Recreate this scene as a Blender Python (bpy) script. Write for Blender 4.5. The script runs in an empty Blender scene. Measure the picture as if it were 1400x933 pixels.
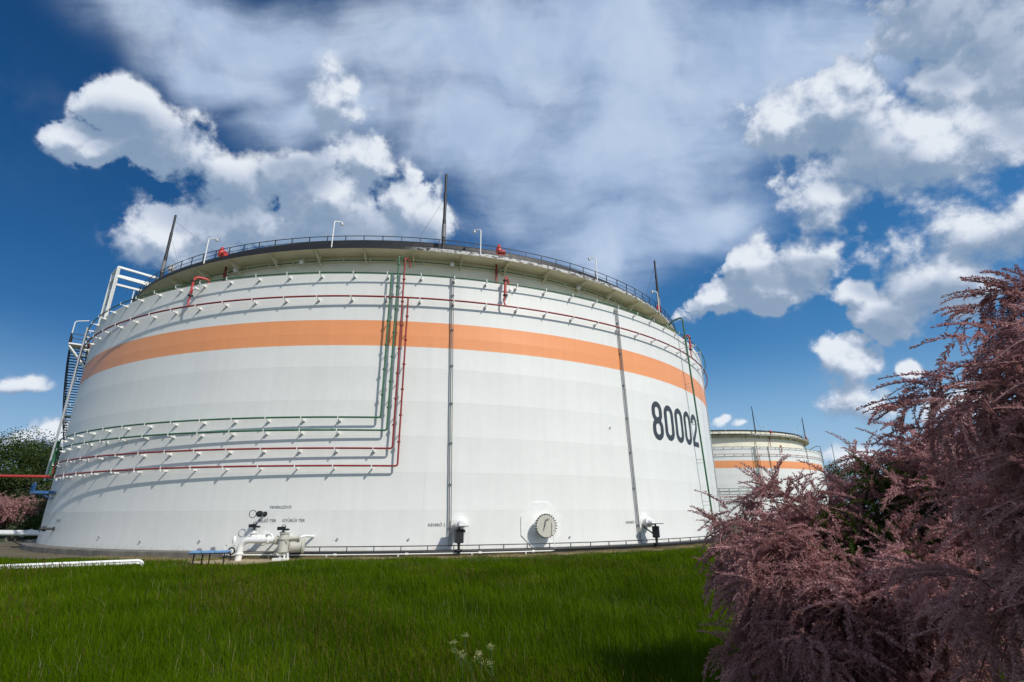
import bpy, math, random
import numpy as np
from mathutils import Matrix, Vector

sc = bpy.context.scene
COL = sc.collection
rad = math.radians

# ------------------------------------------------------------------ camera
PITCH, ROLL, EYE = rad(18.7), -0.0035, 2.71
cd = bpy.data.cameras.new('camera')
cd.sensor_width = 36.0
cd.lens = 18.0
cd.clip_start = 0.05
cd.clip_end = 6000
cam = bpy.data.objects.new('camera', cd)
COL.objects.link(cam)
cam.matrix_world = (Matrix.Translation((0, 0, EYE)) @ Matrix.Rotation(math.pi / 2 + PITCH, 4, 'X')
                    @ Matrix.Rotation(ROLL, 4, 'Z'))
sc.camera = cam

# ------------------------------------------------------------------ sun, exposure
SUN_EL, SUN_A = 41.0, 45.5                       # height; degrees to the right of straight behind the camera
s_h = Vector((math.sin(rad(SUN_A)), -math.cos(rad(SUN_A)), 0))
SUN_DIR = (s_h * math.cos(rad(SUN_EL)) + Vector((0, 0, math.sin(rad(SUN_EL))))).normalized()
ld = bpy.data.lights.new('sun', 'SUN')
ld.energy = 3.4
ld.angle = rad(0.53)
ld.color = (1.0, 0.95, 0.875)
sun = bpy.data.objects.new('sun', ld)
COL.objects.link(sun)
sun.rotation_euler = SUN_DIR.to_track_quat('Z', 'Y').to_euler()
sun.location = (60, -60, 80)

sc.view_settings.view_transform = 'Standard'
sc.view_settings.look = 'None'
sc.view_settings.exposure = 0.06
sc.view_settings.gamma = 1.0
sc.view_settings.use_curve_mapping = False
sc.cycles.max_bounces = 6
sc.cycles.transparent_max_bounces = 8

# ------------------------------------------------------------------ sky (world): Nishita sky with procedural clouds fixed to world directions
world = bpy.data.worlds.new('World')
sc.world = world
world.use_nodes = True


class NT:
    """small helper to write node trees as expressions"""
    def __init__(self, tree):
        self.t = tree
        self.n = tree.nodes
        self.l = tree.links

    def put(self, sock, v):
        if isinstance(v, bpy.types.NodeSocket):
            self.l.new(v, sock)
        elif v is not None:
            sock.default_value = v

    def node(self, kind, **kw):
        nd = self.n.new(kind)
        for k, v in kw.items():
            setattr(nd, k, v)
        return nd

    def m(self, op, a, b=None, c=None, clamp=False):
        nd = self.node('ShaderNodeMath', operation=op, use_clamp=clamp)
        self.put(nd.inputs[0], a)
        if b is not None:
            self.put(nd.inputs[1], b)
        if c is not None:
            self.put(nd.inputs[2], c)
        return nd.outputs[0]

    def v(self, op, a, b=None, c=None, scale=None):
        nd = self.node('ShaderNodeVectorMath', operation=op)
        self.put(nd.inputs[0], a)
        if b is not None:
            self.put(nd.inputs[1], b)
        if c is not None:
            self.put(nd.inputs[2], c)
        if scale is not None:
            self.put(nd.inputs['Scale'], scale)
        return nd.outputs['Value'] if op in ('DOT_PRODUCT', 'LENGTH', 'DISTANCE') else nd.outputs[0]

    def ramp(self, x, a, b, lo=0.0, hi=1.0, smooth=True):
        nd = self.node('ShaderNodeMapRange', interpolation_type='SMOOTHSTEP' if smooth else 'LINEAR')
        self.put(nd.inputs[0], x)
        for i, q in enumerate((a, b, lo, hi)):
            self.put(nd.inputs[i + 1], q)
        return nd.outputs[0]

    def noise(self, vec, scale, detail=4, rough=0.5, dist=0.0, out=0, kind=None):
        nd = self.node('ShaderNodeTexNoise')
        if kind:
            nd.noise_type = kind
        if vec is not None:
            self.put(nd.inputs['Vector'], vec)
        nd.inputs['Scale'].default_value = scale
        nd.inputs['Detail'].default_value = detail
        nd.inputs['Roughness'].default_value = rough
        nd.inputs['Distortion'].default_value = dist
        return nd.outputs[out]

    def voro(self, vec, scale, detail=0, rough=0.5, feature='F1', out='Distance', rnd=1.0):
        nd = self.node('ShaderNodeTexVoronoi', feature=feature)
        if vec is not None:
            self.put(nd.inputs['Vector'], vec)
        nd.inputs['Scale'].default_value = scale
        if 'Detail' in nd.inputs:
            nd.inputs['Detail'].default_value = detail
        nd.inputs['Randomness'].default_value = rnd
        return nd.outputs[out]

    def mix(self, f, a, b, blend='MIX'):
        nd = self.node('ShaderNodeMix', data_type='RGBA', blend_type=blend)
        self.put(nd.inputs['Factor'], f)
        self.put(nd.inputs['A'] if False else nd.inputs[6], a)
        self.put(nd.inputs[7], b)
        return nd.outputs[2]

    def mapping(self, vec, loc=(0, 0, 0), rot=(0, 0, 0), scale=(1, 1, 1), kind='POINT'):
        nd = self.node('ShaderNodeMapping', vector_type=kind)
        self.put(nd.inputs['Vector'], vec)
        nd.inputs['Location'].default_value = loc
        nd.inputs['Rotation'].default_value = rot
        nd.inputs['Scale'].default_value = scale
        return nd.outputs[0]

    def blobs(self, vec, items, merge):
        """smooth union of ellipses; items: (x, y, rx, ry[, turn]) on the sky chart"""
        acc = None
        for it in items:
            x, y, rx, ry = it[:4]
            turn = it[4] if len(it) > 4 else 0
            q = self.mapping(vec, ((x - 700) / 700, (466.5 - y) / 700, 0), (0, 0, -rad(turn)),
                             (rx / 700, ry / 700, 1), 'TEXTURE')
            g = self.node('ShaderNodeTexGradient', gradient_type='SPHERICAL')
            self.put(g.inputs[0], q)
            f = g.outputs[1]
            if acc is None:
                acc = f
            else:
                acc = self.m('SMOOTH_MAX', acc, f, merge)
        return acc


CUMULUS = [  # heaps of cumulus
    (165, 142, 74, 56), (112, 190, 62, 36), (150, 205, 84, 40), (240, 205, 130, 84, 22), (335, 250, 150, 105, 25), (445, 275, 150, 104),
    (505, 225, 80, 76), (555, 270, 76, 86), (340, 310, 200, 70), (520, 312, 140, 84), (225, 335, 100, 50), (590, 300, 50, 60),
    (455, 135, 66, 80), (478, 112, 40, 30),
    (1140, 150, 120, 92), (1070, 165, 120, 66), (1165, 112, 60, 52), (1205, 215, 150, 90), (1130, 262, 110, 78),
    (1285, 215, 150, 76), (1365, 175, 100, 84), (1128, 290, 40, 32), (1262, 182, 84, 46), (1150, 230, 110, 46),
    (1285, 45, 150, 125), (1385, 75, 125, 170), (1300, 118, 98, 52),
    (1103, 358, 86, 58), (1040, 386, 92, 52), (975, 412, 80, 36, -20), (1132, 352, 46, 42),
    (1345, 318, 160, 92), (1240, 345, 106, 74), (1290, 385, 170, 92), (1225, 432, 106, 54), (1390, 298, 100, 70),
    (1172, 402, 52, 30),
    (1160, 500, 66, 54), (1152, 545, 74, 52), (1195, 562, 74, 38), (1255, 508, 30, 18), (1172, 474, 34, 28),
    (22, 528, 66, 24), (34, 604, 110, 38), (78, 590, 60, 34), (990, 583, 22, 13), (1014, 587, 20, 10),
    (1160, 632, 90, 34), (1320, 560, 80, 50),
    (-160, 240, 160, 90), (1620, 330, 220, 130), (1560, 60, 150, 150), (-240, 560, 200, 70),
]
SHADE = [  # where a heap is deep and shows its grey underside
    (180, 175, 110, 60, 12), (400, 240, 90, 40),     (270, 265, 170, 60, 12), (440, 312, 180, 50), (255, 240, 70, 30), (560, 320, 90, 36),
    (1180, 240, 130, 56), (1320, 40, 180, 120), (1390, 120, 80, 120), (1130, 200, 90, 50),
    (1060, 392, 90, 30), (1100, 376, 60, 22), (1300, 420, 130, 44), (1240, 448, 100, 34), (1190, 400, 60, 30),
    (1370, 350, 90, 40), (25, 540, 70, 18), (20, 610, 100, 24), (1160, 575, 60, 16), (1280, 80, 90, 70),
]
VEIL = [  # thin high cloud
    (640, 60, 420, 150), (860, 180, 330, 230, -30), (330, 30, 380, 110, 12), (850, 330, 150, 150, -40), (830, 40, 260, 170),
    (1040, 70, 300, 180), (430, 150, 190, 90), (660, 170, 220, 120), (960, 320, 160, 90, -30), (800, 400, 130, 60, -20), (300, 90, 200, 60, 15),
]


def cloud_group():
    g = bpy.data.node_groups.new('cumulus_density', 'ShaderNodeTree')
    g.interface.new_socket('Chart', in_out='INPUT', socket_type='NodeSocketVector')
    g.interface.new_socket('Direction', in_out='INPUT', socket_type='NodeSocketVector')
    g.interface.new_socket('Density', in_out='OUTPUT', socket_type='NodeSocketFloat')
    t = NT(g)
    gi = g.nodes.new('NodeGroupInput')
    go = g.nodes.new('NodeGroupOutput')
    ch, d = gi.outputs[0], gi.outputs[1]
    w = t.noise(d, 5.0, 4, 0.55, out=1)
    w = t.v('SUBTRACT', w, (0.5, 0.5, 0.5))
    p = t.v('MULTIPLY_ADD', w, (0.13, 0.13, 0.0), ch)
    f = t.blobs(p, CUMULUS, 0.12)
    n1 = t.noise(d, 7.5, 10, 0.64)
    bl = t.voro(t.v('MULTIPLY_ADD', w, (0.12, 0.12, 0.12), d), 17.0, 2.5, feature='F1')
    gate = t.ramp(f, 0.07, 0.26)
    puff = t.m('MULTIPLY_ADD', t.m('SUBTRACT', n1, 0.5), 2.1, t.m('MULTIPLY', t.m('SUBTRACT', 0.45, bl), 0.34))
    f = t.m('MULTIPLY_ADD', puff, gate, f)
    t.put(go.inputs[0], f)
    return g


def build_world():
    T = NT(world.node_tree)
    for n in list(T.n):
        T.n.remove(n)
    d = T.node('ShaderNodeTexCoord').outputs['Generated']
    fw = Vector((0, math.cos(PITCH), math.sin(PITCH)))
    up = Vector((0, -math.sin(PITCH), math.cos(PITCH)))
    w = T.m('MAXIMUM', T.v('DOT_PRODUCT', d, tuple(fw)), 0.12)
    cx = T.m('DIVIDE', T.v('DOT_PRODUCT', d, (1, 0, 0)), w)
    cy = T.m('DIVIDE', T.v('DOT_PRODUCT', d, tuple(up)), w)
    cmb = T.node('ShaderNodeCombineXYZ')
    T.put(cmb.inputs[0], cx)
    T.put(cmb.inputs[1], cy)
    chart = cmb.outputs[0]
    grp = cloud_group()

    def dens(c, dd):
        g = T.node('ShaderNodeGroup')
        g.node_tree = grp
        T.put(g.inputs[0], c)
        T.put(g.inputs[1], dd)
        return g.outputs[0]
    f0 = dens(chart, d)
    o = Vector((0.35, 0, 0)) + up
    o.normalize()
    k = 0.035
    f1 = dens(T.v('ADD', chart, (0.35 * k, 0.94 * k, 0)), T.v('ADD', d, tuple(o * k)))
    # ---- sky
    sky = T.node('ShaderNodeTexSky', sky_type='NISHITA')
    sky.sun_disc = False
    sky.sun_elevation = rad(SUN_EL)
    sky.sun_rotation = math.atan2(SUN_DIR.x, SUN_DIR.y)
    sky.altitude = 100
    sky.air_density = 1.0
    sky.dust_density = 0.6
    sky.ozone_density = 2.2
    hs = T.node('ShaderNodeHueSaturation')
    hs.inputs['Saturation'].default_value = 1.38
    hs.inputs['Value'].default_value = 0.9
    T.put(hs.inputs['Color'], sky.outputs[0])
    side = T.ramp(T.v('DOT_PRODUCT', d, (1, 0, 0)), -0.75, 0.55)      # the sky away from the sun is the deeper blue
    base = T.mix(1.0, hs.outputs[0], T.mix(side, (0.42, 0.57, 0.66, 1), (0.95, 1.06, 1.08, 1)), 'MULTIPLY')
    dz = T.node('ShaderNodeSeparateXYZ')
    T.put(dz.inputs[0], d)
    base = T.mix(T.ramp(dz.outputs[2], -0.02, 0.30), (3.0, 4.4, 6.3, 1), base)
    # ---- thin veil
    wv = T.v('SUBTRACT', T.noise(d, 2.6, 3, 0.55, out=1), (0.5, 0.5, 0.5))
    vp = T.v('MULTIPLY_ADD', wv, (0.30, 0.30, 0), chart)
    vm = T.blobs(vp, VEIL, 0.25)
    st = T.mapping(T.v('MULTIPLY_ADD', wv, (0.12, 0.12, 0), chart), rot=(0, 0, rad(-38)), scale=(1.1, 5.0, 1))
    fib = T.noise(st, 3.0, 8, 0.60, 0.1)
    sof = T.noise(vp, 5.5, 7, 0.55)
    gate = T.ramp(vm, 0.10, 0.40)
    vm = T.m('SUBTRACT', vm, 0.10)
    va = T.m('ADD', T.m('MULTIPLY', T.m('SUBTRACT', fib, 0.5), 0.48), T.m('MULTIPLY', T.m('SUBTRACT', sof, 0.5), 0.62))
    va = T.m('MULTIPLY_ADD', va, gate, vm)
    va = T.ramp(va, 0.0, 0.74, 0.0, 0.88)
    veilc = T.mix(T.ramp(sof, 0.3, 0.7), (3.55, 4.6, 6.4, 1), (4.8, 5.75, 7.2, 1))
    c = T.mix(va, base, veilc)
    # ---- cumulus
    edge = T.ramp(f0, 0.08, T.ramp(T.noise(d, 3.4, 2, 0.5), 0.38, 0.62, 0.22, 0.58))
    lit = T.ramp(T.m('SUBTRACT', f0, f1), -0.30, 0.42, 0.0, 1.0)
    sh = T.blobs(T.v('MULTIPLY_ADD', wv, (0.14, 0.14, 0), chart), SHADE, 0.15)
    sh = T.ramp(sh, 0.0, 0.65)
    deep = T.ramp(f0, 0.35, 1.0)
    dark = T.m('MULTIPLY', sh, T.m('MULTIPLY_ADD', deep, 0.35, 0.65))
    bright = T.m('MULTIPLY', T.m('MULTIPLY_ADD', lit, 0.75, 0.25), T.m('MULTIPLY_ADD', dark, -0.62, 1.0), clamp=True)
    cr = T.node('ShaderNodeValToRGB')
    e = cr.color_ramp.elements
    e[0].position, e[0].color = 0.0, (1.5, 2.4, 3.7, 1)
    e[1].position, e[1].color = 1.0, (6.9, 7.3, 7.8, 1)
    m1 = e.new(0.35)
    m1.color = (2.6, 3.35, 4.5, 1)
    m2 = e.new(0.65)
    m2.color = (4.5, 5.1, 6.2, 1)
    T.put(cr.inputs[0], bright)
    c = T.mix(T.m('MULTIPLY', edge, 0.97), c, cr.outputs[0])
    # ---- unseen broken cloud added behind the camera to lift fill light on the wall
    back = T.ramp(T.v('DOT_PRODUCT', d, tuple(fw)), 0.38, 0.10)
    cov = T.ramp(T.noise(d, 3.0, 5, 0.6), 0.42, 0.56)
    hi = T.ramp(dz.outputs[2], 0.0, 0.12)
    c = T.mix(T.m('MULTIPLY', T.m('MULTIPLY', back, cov), T.m('MULTIPLY', hi, 0.55)), c, (7.6, 7.9, 8.3, 1))
    bg = T.node('ShaderNodeBackground')
    bg.inputs['Strength'].default_value = 0.115
    T.put(bg.inputs['Color'], c)
    out = T.node('ShaderNodeOutputWorld')
    T.l.new(bg.outputs[0], out.inputs[0])
    world.cycles.sampling_method = 'MANUAL'
    world.cycles.sample_map_resolution = 512


build_world()

# ------------------------------------------------------------------ helpers for objects
def tag(o, label=None, cat=None, group=None, kind=None):
    if label:
        o['label'] = label
    if cat:
        o['category'] = cat
    if group:
        o['group'] = group
    if kind:
        o['kind'] = kind
    return o


def empty(name, loc=(0, 0, 0), rz=0.0):
    o = bpy.data.objects.new(name, None)
    o.empty_display_size = 0.5
    o.location = loc
    o.rotation_euler = (0, 0, rz)
    COL.objects.link(o)
    return o


def link(name, me, parent=None):
    o = bpy.data.objects.new(name, me)
    COL.objects.link(o)
    if parent is not None:
        o.parent = parent
    return o


def copy_tree(o, parent=None, skip=()):
    c = o.copy()
    COL.objects.link(c)
    c.parent = parent
    for ch in list(o.children):
        if ch.name.split('.')[0] not in skip:
            copy_tree(ch, c, skip)
    return c


def frame_of(d):
    d = Vector(d).normalized()
    a = Vector((0, 0, 1)) if abs(d.z) < 0.93 else Vector((1, 0, 0))
    u = d.cross(a).normalized()
    return u, u.cross(d).normalized(), d


class MB:
    """collects shapes and builds ONE mesh object"""
    def __init__(self):
        self.v, self.f, self.s = [], [], []

    def add(self, vs, fs, smooth=False):
        b = len(self.v)
        self.v += [tuple(p) for p in vs]
        self.f += [tuple(i + b for i in f) for f in fs]
        self.s += [smooth] * len(fs)
        return self

    def box(self, c, size, ax=None):
        x, y, z = ax if ax else (Vector((1, 0, 0)), Vector((0, 1, 0)), Vector((0, 0, 1)))
        x, y, z, c = Vector(x), Vector(y), Vector(z), Vector(c)
        sx, sy, sz = (q / 2 for q in size)
        vs = [c + x * (sx * i) + y * (sy * j) + z * (sz * k) for k in (-1, 1) for j in (-1, 1) for i in (-1, 1)]
        return self.add(vs, [(0, 2, 3, 1), (4, 5, 7, 6), (0, 1, 5, 4), (2, 6, 7, 3), (0, 4, 6, 2), (1, 3, 7, 5)])

    def bar(self, a, b, w, h=None):
        """square bar from a to b"""
        a, b = Vector(a), Vector(b)
        u, v, d = frame_of(b - a)
        return self.box((a + b) / 2, (w, h or w, (b - a).length), (u, v, d))

    def tube(self, pts, r, n=10, cap=True, closed=False, r2=None):
        pts = [Vector(p) for p in pts]
        m = len(pts)
        rs = [r] * m if r2 is None else [r + (r2 - r) * i / (m - 1) for i in range(m)]
        vs = []
        u = None
        for i, p in enumerate(pts):
            if closed:
                t = pts[(i + 1) % m] - pts[i - 1]
            else:
                t = pts[min(i + 1, m - 1)] - pts[max(i - 1, 0)]
            t.normalize()
            if u is None:
                u = frame_of(t)[0]
            else:
                u = (u - t * u.dot(t))
                u.normalize()
            w = t.cross(u)
            vs += [p + (u * math.cos(2 * math.pi * k / n) + w * math.sin(2 * math.pi * k / n)) * rs[i] for k in range(n)]
        fs = []
        for i in range(m if closed else m - 1):
            j = (i + 1) % m
            fs += [(i * n + k, i * n + (k + 1) % n, j * n + (k + 1) % n, j * n + k) for k in range(n)]
        self.add(vs, fs, True)
        if cap and not closed:
            self.add(vs[:n], [tuple(range(n))[::-1]])
            self.add(vs[-n:], [tuple(range(n))])
        return self

    def lathe(self, base, axis, prof, n=24, cap=True):
        """prof: (distance along the axis, radius)"""
        u, w, d = frame_of(axis)
        base = Vector(base)
        for (a0, r0), (a1, r1) in zip(prof[:-1], prof[1:]):
            ring = []
            for a, r in ((a0, r0), (a1, r1)):
                ring += [base + d * a + (u * math.cos(2 * math.pi * k / n) + w * math.sin(2 * math.pi * k / n)) * r for k in range(n)]
            self.add(ring, [(k, (k + 1) % n, n + (k + 1) % n, n + k) for k in range(n)], True)
        if cap:
            for (a, r), fl in ((prof[0], True), (prof[-1], False)):
                if r > 1e-4:
                    ring = [base + d * a + (u * math.cos(2 * math.pi * k / n) + w * math.sin(2 * math.pi * k / n)) * r for k in range(n)]
                    self.add(ring, [tuple(range(n))[::-1] if fl else tuple(range(n))])
        return self

    def mesh(self, name, mat):
        me = bpy.data.meshes.new(name)
        me.from_pydata(self.v, [], self.f)
        me.polygons.foreach_set('use_smooth', self.s)
        if mat:
            me.materials.append(mat)
        me.update()
        return me

    def build(self, name, mat, parent=None):
        return link(name, self.mesh(name, mat), parent)


# ------------------------------------------------------------------ materials
def newmat(name):
    m = bpy.data.materials.new(name)
    m.use_nodes = True
    t = NT(m.node_tree)
    bs = m.node_tree.nodes['Principled BSDF']
    return m, t, bs


def paint(name, col, rough=0.45, var=0.06, scale=1.5, metal=0.0, dirt=None, dirt_amt=0.0, bump=0.0):
    m, t, bs = newmat(name)
    co = t.node('ShaderNodeTexCoord').outputs['Object']
    n = t.noise(co, scale, 6, 0.6)
    a = tuple(c * (1 - var) for c in col) + (1,)
    b = tuple(min(1, c * (1 + var)) for c in col) + (1,)
    c = t.mix(t.ramp(n, 0.3, 0.7), a, b)
    if dirt:
        k = t.noise(co, scale * 3.1, 8, 0.7)
        c = t.mix(t.m('MULTIPLY', t.ramp(k, 0.55, 0.75), dirt_amt), c, dirt + (1,))
    t.put(bs.inputs['Base Color'], c)
    t.put(bs.inputs['Roughness'], t.ramp(n, 0.2, 0.8, rough - 0.08, rough + 0.08))
    bs.inputs['Metallic'].default_value = metal
    if bump:
        bp = t.node('ShaderNodeBump')
        bp.inputs['Strength'].default_value = bump
        bp.inputs['Distance'].default_value = 0.02
        t.put(bp.inputs['Height'], n)
        t.l.new(bp.outputs[0], bs.inputs['Normal'])
    return m


M = {}
M['white'] = paint('white_steel_paint', (0.79, 0.79, 0.755), 0.4, 0.04, 3, dirt=(0.45, 0.42, 0.36), dirt_amt=0.25)
M['green'] = paint('green_pipe_paint', (0.035, 0.135, 0.06), 0.4, 0.15, 2)
M['red'] = paint('red_pipe_paint', (0.27, 0.026, 0.022), 0.4, 0.15, 2)
M['bright_red'] = paint('bright_red_paint', (0.48, 0.045, 0.035), 0.4, 0.1, 2)
M['black'] = paint('black_steel_paint', (0.016, 0.017, 0.02), 0.5, 0.2, 3)
M['grey'] = paint('grey_steel', (0.16, 0.165, 0.17), 0.5, 0.15, 3)
M['lightgrey'] = paint('galvanised_steel', (0.42, 0.43, 0.44), 0.45, 0.12, 3, metal=0.3)
M['beige'] = paint('beige_valve_paint', (0.50, 0.48, 0.41), 0.5, 0.08, 3, dirt=(0.25, 0.2, 0.14), dirt_amt=0.4)
M['blue'] = paint('blue_enamel', (0.025, 0.10, 0.26), 0.4, 0.1, 3)
M['paleblue'] = paint('pale_blue_lid', (0.16, 0.32, 0.55), 0.4, 0.1, 3)
M['ink'] = paint('number_paint', (0.040, 0.047, 0.056), 0.5, 0.15, 2)
M['lettering'] = paint('lettering_paint', (0.07, 0.075, 0.08), 0.5, 0.1, 2)


def shell_material(name, base, z_lo, z_hi, stripe):
    """white tank paint with the painted stripe, faint plate seams and rain streaks; object space, origin at the tank's axis"""
    m, t, bs = newmat(name)
    co = t.node('ShaderNodeTexCoord').outputs['Object']
    sp = t.node('ShaderNodeSeparateXYZ')
    t.put(sp.inputs[0], co)
    x, y, z = sp.outputs
    ang = t.m('ARCTAN2', x, y)
    arc = t.m('MULTIPLY', ang, 40.0)
    uv = t.node('ShaderNodeCombineXYZ')
    t.put(uv.inputs[0], arc)
    t.put(uv.inputs[1], z)
    uvo = uv.outputs[0]
    br = t.node('ShaderNodeTexBrick')
    t.put(br.inputs['Vector'], uvo)
    br.offset = 0.35
    br.inputs['Scale'].default_value = 1.0
    br.inputs['Brick Width'].default_value = 9.1
    br.inputs['Row Height'].default_value = COURSE
    br.inputs['Mortar Size'].default_value = 0.018
    br.inputs['Mortar Smooth'].default_value = 0.3
    br.inputs['Color1'].default_value = (0.985, 0.985, 0.985, 1)
    br.inputs['Color2'].default_value = (1.0, 1.0, 1.0, 1)
    br.inputs['Mortar'].default_value = (0.90, 0.90, 0.90, 1)
    st = t.mapping(uvo, scale=(0.9, 0.06, 1))
    streak = t.noise(st, 1.6, 6, 0.6)
    cloudy = t.noise(co, 0.22, 4, 0.6)
    fine = t.noise(co, 2.5, 6, 0.6)
    val = t.m('MULTIPLY', t.ramp(streak, 0.3, 0.7, 0.965, 1.01), t.ramp(cloudy, 0.3, 0.7, 0.975, 1.01))
    val = t.m('MULTIPLY', val, t.ramp(fine, 0.3, 0.75, 0.985, 1.01))
    c = base + (1,)
    if stripe:
        edge = t.m('MULTIPLY', t.m('GREATER_THAN', z, z_lo), t.m('LESS_THAN', z, z_hi))
        c = t.mix(edge, base + (1,), stripe + (1,))
    cc = t.v('MULTIPLY', c, br.outputs['Color'])
    cc = t.v('SCALE', cc, scale=val)
    # grime where rain splashes at the foot
    foot = t.m('MULTIPLY', t.ramp(z, 0.0, 0.5, 1.0, 0.0), t.ramp(fine, 0.35, 0.7))
    cc = t.mix(t.m('MULTIPLY', foot, 0.35), cc, (0.42, 0.37, 0.28, 1))
    t.put(bs.inputs['Base Color'], cc)
    bs.inputs['Roughness'].default_value = 0.42
    bs.inputs['Specular IOR Level'].default_value = 0.35
    return m


# ------------------------------------------------------------------ the tank: a floating inner tank inside a protecting outer wall
R_OUT, R_IN, R_WALK = 40.0, 35.8, 37.5
COURSE = 2.535
TOP = 20.28                # outer wall height above the foundation slab
WALK = 24.05               # walkway above the slab
N_C = 8
M['shell'] = shell_material('white_tank_wall_paint', (0.785, 0.785, 0.75), 14.36, 16.40, (0.86, 0.345, 0.145))
M['inner'] = paint('cream_inner_wall_paint', (0.80, 0.765, 0.61), 0.5, 0.05, 0.5, dirt=(0.30, 0.21, 0.08), dirt_amt=0.18)
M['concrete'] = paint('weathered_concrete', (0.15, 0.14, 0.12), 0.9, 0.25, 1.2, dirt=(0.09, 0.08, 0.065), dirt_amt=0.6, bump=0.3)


def P(phi, r, z):
    a = rad(phi)
    return Vector((r * math.sin(a), -r * math.cos(a), z))


def radial(phi):
    a = rad(phi)
    return Vector((math.sin(a), -math.cos(a), 0)), Vector((math.cos(a), math.sin(a), 0)), Vector((0, 0, 1))


def arc(a0, a1, r, z, step=1.0):
    n = max(2, int(abs(a1 - a0) / step) + 1)
    return [P(a0 + (a1 - a0) * i / (n - 1), r, z) for i in range(n)]


def ring_surface(mb, prof, n=360):
    """surface of revolution about z; prof is a list of (r, z), every span has its own vertices so that plate laps stay crisp"""
    for span in prof:
        vs, fs = [], []
        k = len(span)
        for i in range(n):
            a = 2 * math.pi * i / n
            vs += [(r * math.sin(a), -r * math.cos(a), z) for r, z in span]
        for i in range(n):
            j = (i + 1) % n
            fs += [(i * k + q, j * k + q, j * k + q + 1, i * k + q + 1) for q in range(k - 1)]
        mb.add(vs, fs, True)


tank = empty('storage_tank', (77.74 * math.sin(rad(-10)), 77.74 * math.cos(rad(-10)), 0.45))
tag(tank, 'huge white oil storage tank with orange band and number 80002 on the grass', 'storage tank', 'white storage tanks')

mb = MB()
prof = []
for i in range(N_C):
    z0, z1 = i * COURSE, (i + 1) * COURSE
    prof.append([(R_OUT - 0.022 * (1 - (2 * k / 6 - 1) ** 2), z0 + (z1 - z0) * k / 6) for k in range(7)])
prof.append([(R_OUT, TOP), (R_OUT - 0.25, TOP + 0.02)])
prof.append([(R_OUT - 0.25, TOP + 0.02), (R_OUT - 0.25, TOP - 4)])
ring_surface(mb, prof)
mb.build('outer_wall', M['shell'], tank)
mb = MB()
ring_surface(mb, [[(R_IN, 0), (R_IN, WALK + 1.60)], [(R_IN, WALK + 1.60), (R_IN - 0.3, WALK + 1.60)], [(R_IN - 0.3, WALK + 1.60), (R_IN - 0.3, WALK - 1.5)]])
mb.build('inner_wall', M['inner'], tank)
mb = MB()      # floating roof, low inside the inner tank
ring_surface(mb, [[(R_IN - 0.31, WALK - 1.4), (20.0, WALK - 1.45), (0.01, WALK - 1.2)]], 90)
mb.build('floating_roof', M['lightgrey'], tank)
mb = MB()
ring_surface(mb, [[(R_IN - 0.35, WALK + 1.602), (R_IN + 0.10, WALK + 1.602)], [(R_IN + 0.10, WALK + 1.602), (R_IN + 0.10, WALK + 1.22)],
                  [(R_IN + 0.10, WALK + 1.22), (R_IN + 0.002, WALK + 1.22)]])
mb.build('top_angle', M['black'], tank)
mb = MB()      # ring walkway (wind girder)
ring_surface(mb, [[(R_IN + 0.004, WALK), (R_WALK, WALK)], [(R_WALK, WALK), (R_WALK, WALK + 0.06)], [(R_WALK, WALK + 0.06), (R_IN + 0.004, WALK + 0.06)]])
mb.build('walkway', M['inner'], tank)
# toe plate with flaking black paint
m, t, bs = newmat('flaking_black_paint')
co = t.node('ShaderNodeTexCoord').outputs['Object']
sp = t.node('ShaderNodeSeparateXYZ')
t.put(sp.inputs[0], co)
an = t.m('ARCTAN2', sp.outputs[0], t.m('MULTIPLY', sp.outputs[1], -1))
flk = t.noise(t.mapping(co, scale=(1, 1, 2.2)), 2.2, 8, 0.7)
amt = t.ramp(an, rad(6), rad(11))
worn = t.m('MULTIPLY', t.ramp(flk, 0.44, 0.50), amt)
worn = t.m('MULTIPLY', worn, t.m('LESS_THAN', sp.outputs[2], WALK + 0.20))
t.put(bs.inputs['Base Color'], t.mix(worn, (0.014, 0.015, 0.017, 1), (0.5, 0.5, 0.48, 1)))
bs.inputs['Roughness'].default_value = 0.55
M['flaking'] = m
mb = MB()
ring_surface(mb, [[(R_WALK + 0.012, WALK - 0.10), (R_WALK + 0.012, WALK + 0.30)], [(R_WALK + 0.012, WALK + 0.30), (R_WALK - 0.02, WALK + 0.30)],
                  [(R_WALK - 0.02, WALK + 0.30), (R_WALK - 0.02, WALK + 0.062)]])
mb.build('toe_plate', M['flaking'], tank)

# gussets under the walkway
gus = MB()
Z_ = Vector((0, 0, 1))
gus.add([(-0.02, -R_IN - 0.006, WALK - 0.004), (-0.02, -R_WALK + 0.25, WALK - 0.004), (-0.02, -R_WALK + 0.25, WALK - 0.16), (-0.02, -R_IN - 0.006, WALK - 1.0),
         (0.02, -R_IN - 0.006, WALK - 0.004), (0.02, -R_WALK + 0.25, WALK - 0.004), (0.02, -R_WALK + 0.25, WALK - 0.16), (0.02, -R_IN - 0.006, WALK - 1.0)],
        [(0, 3, 2, 1), (4, 5, 6, 7), (3, 7, 6, 2), (2, 6, 5, 1), (0, 4, 7, 3)])
gme = gus.mesh('gusset', M['inner'])
for k in range(-10, 12):
    phi = 1.1 + 6.55 * k
    g = link('gusset', gme, tank)
    g.rotation_euler = (0, 0, rad(phi))

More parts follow.
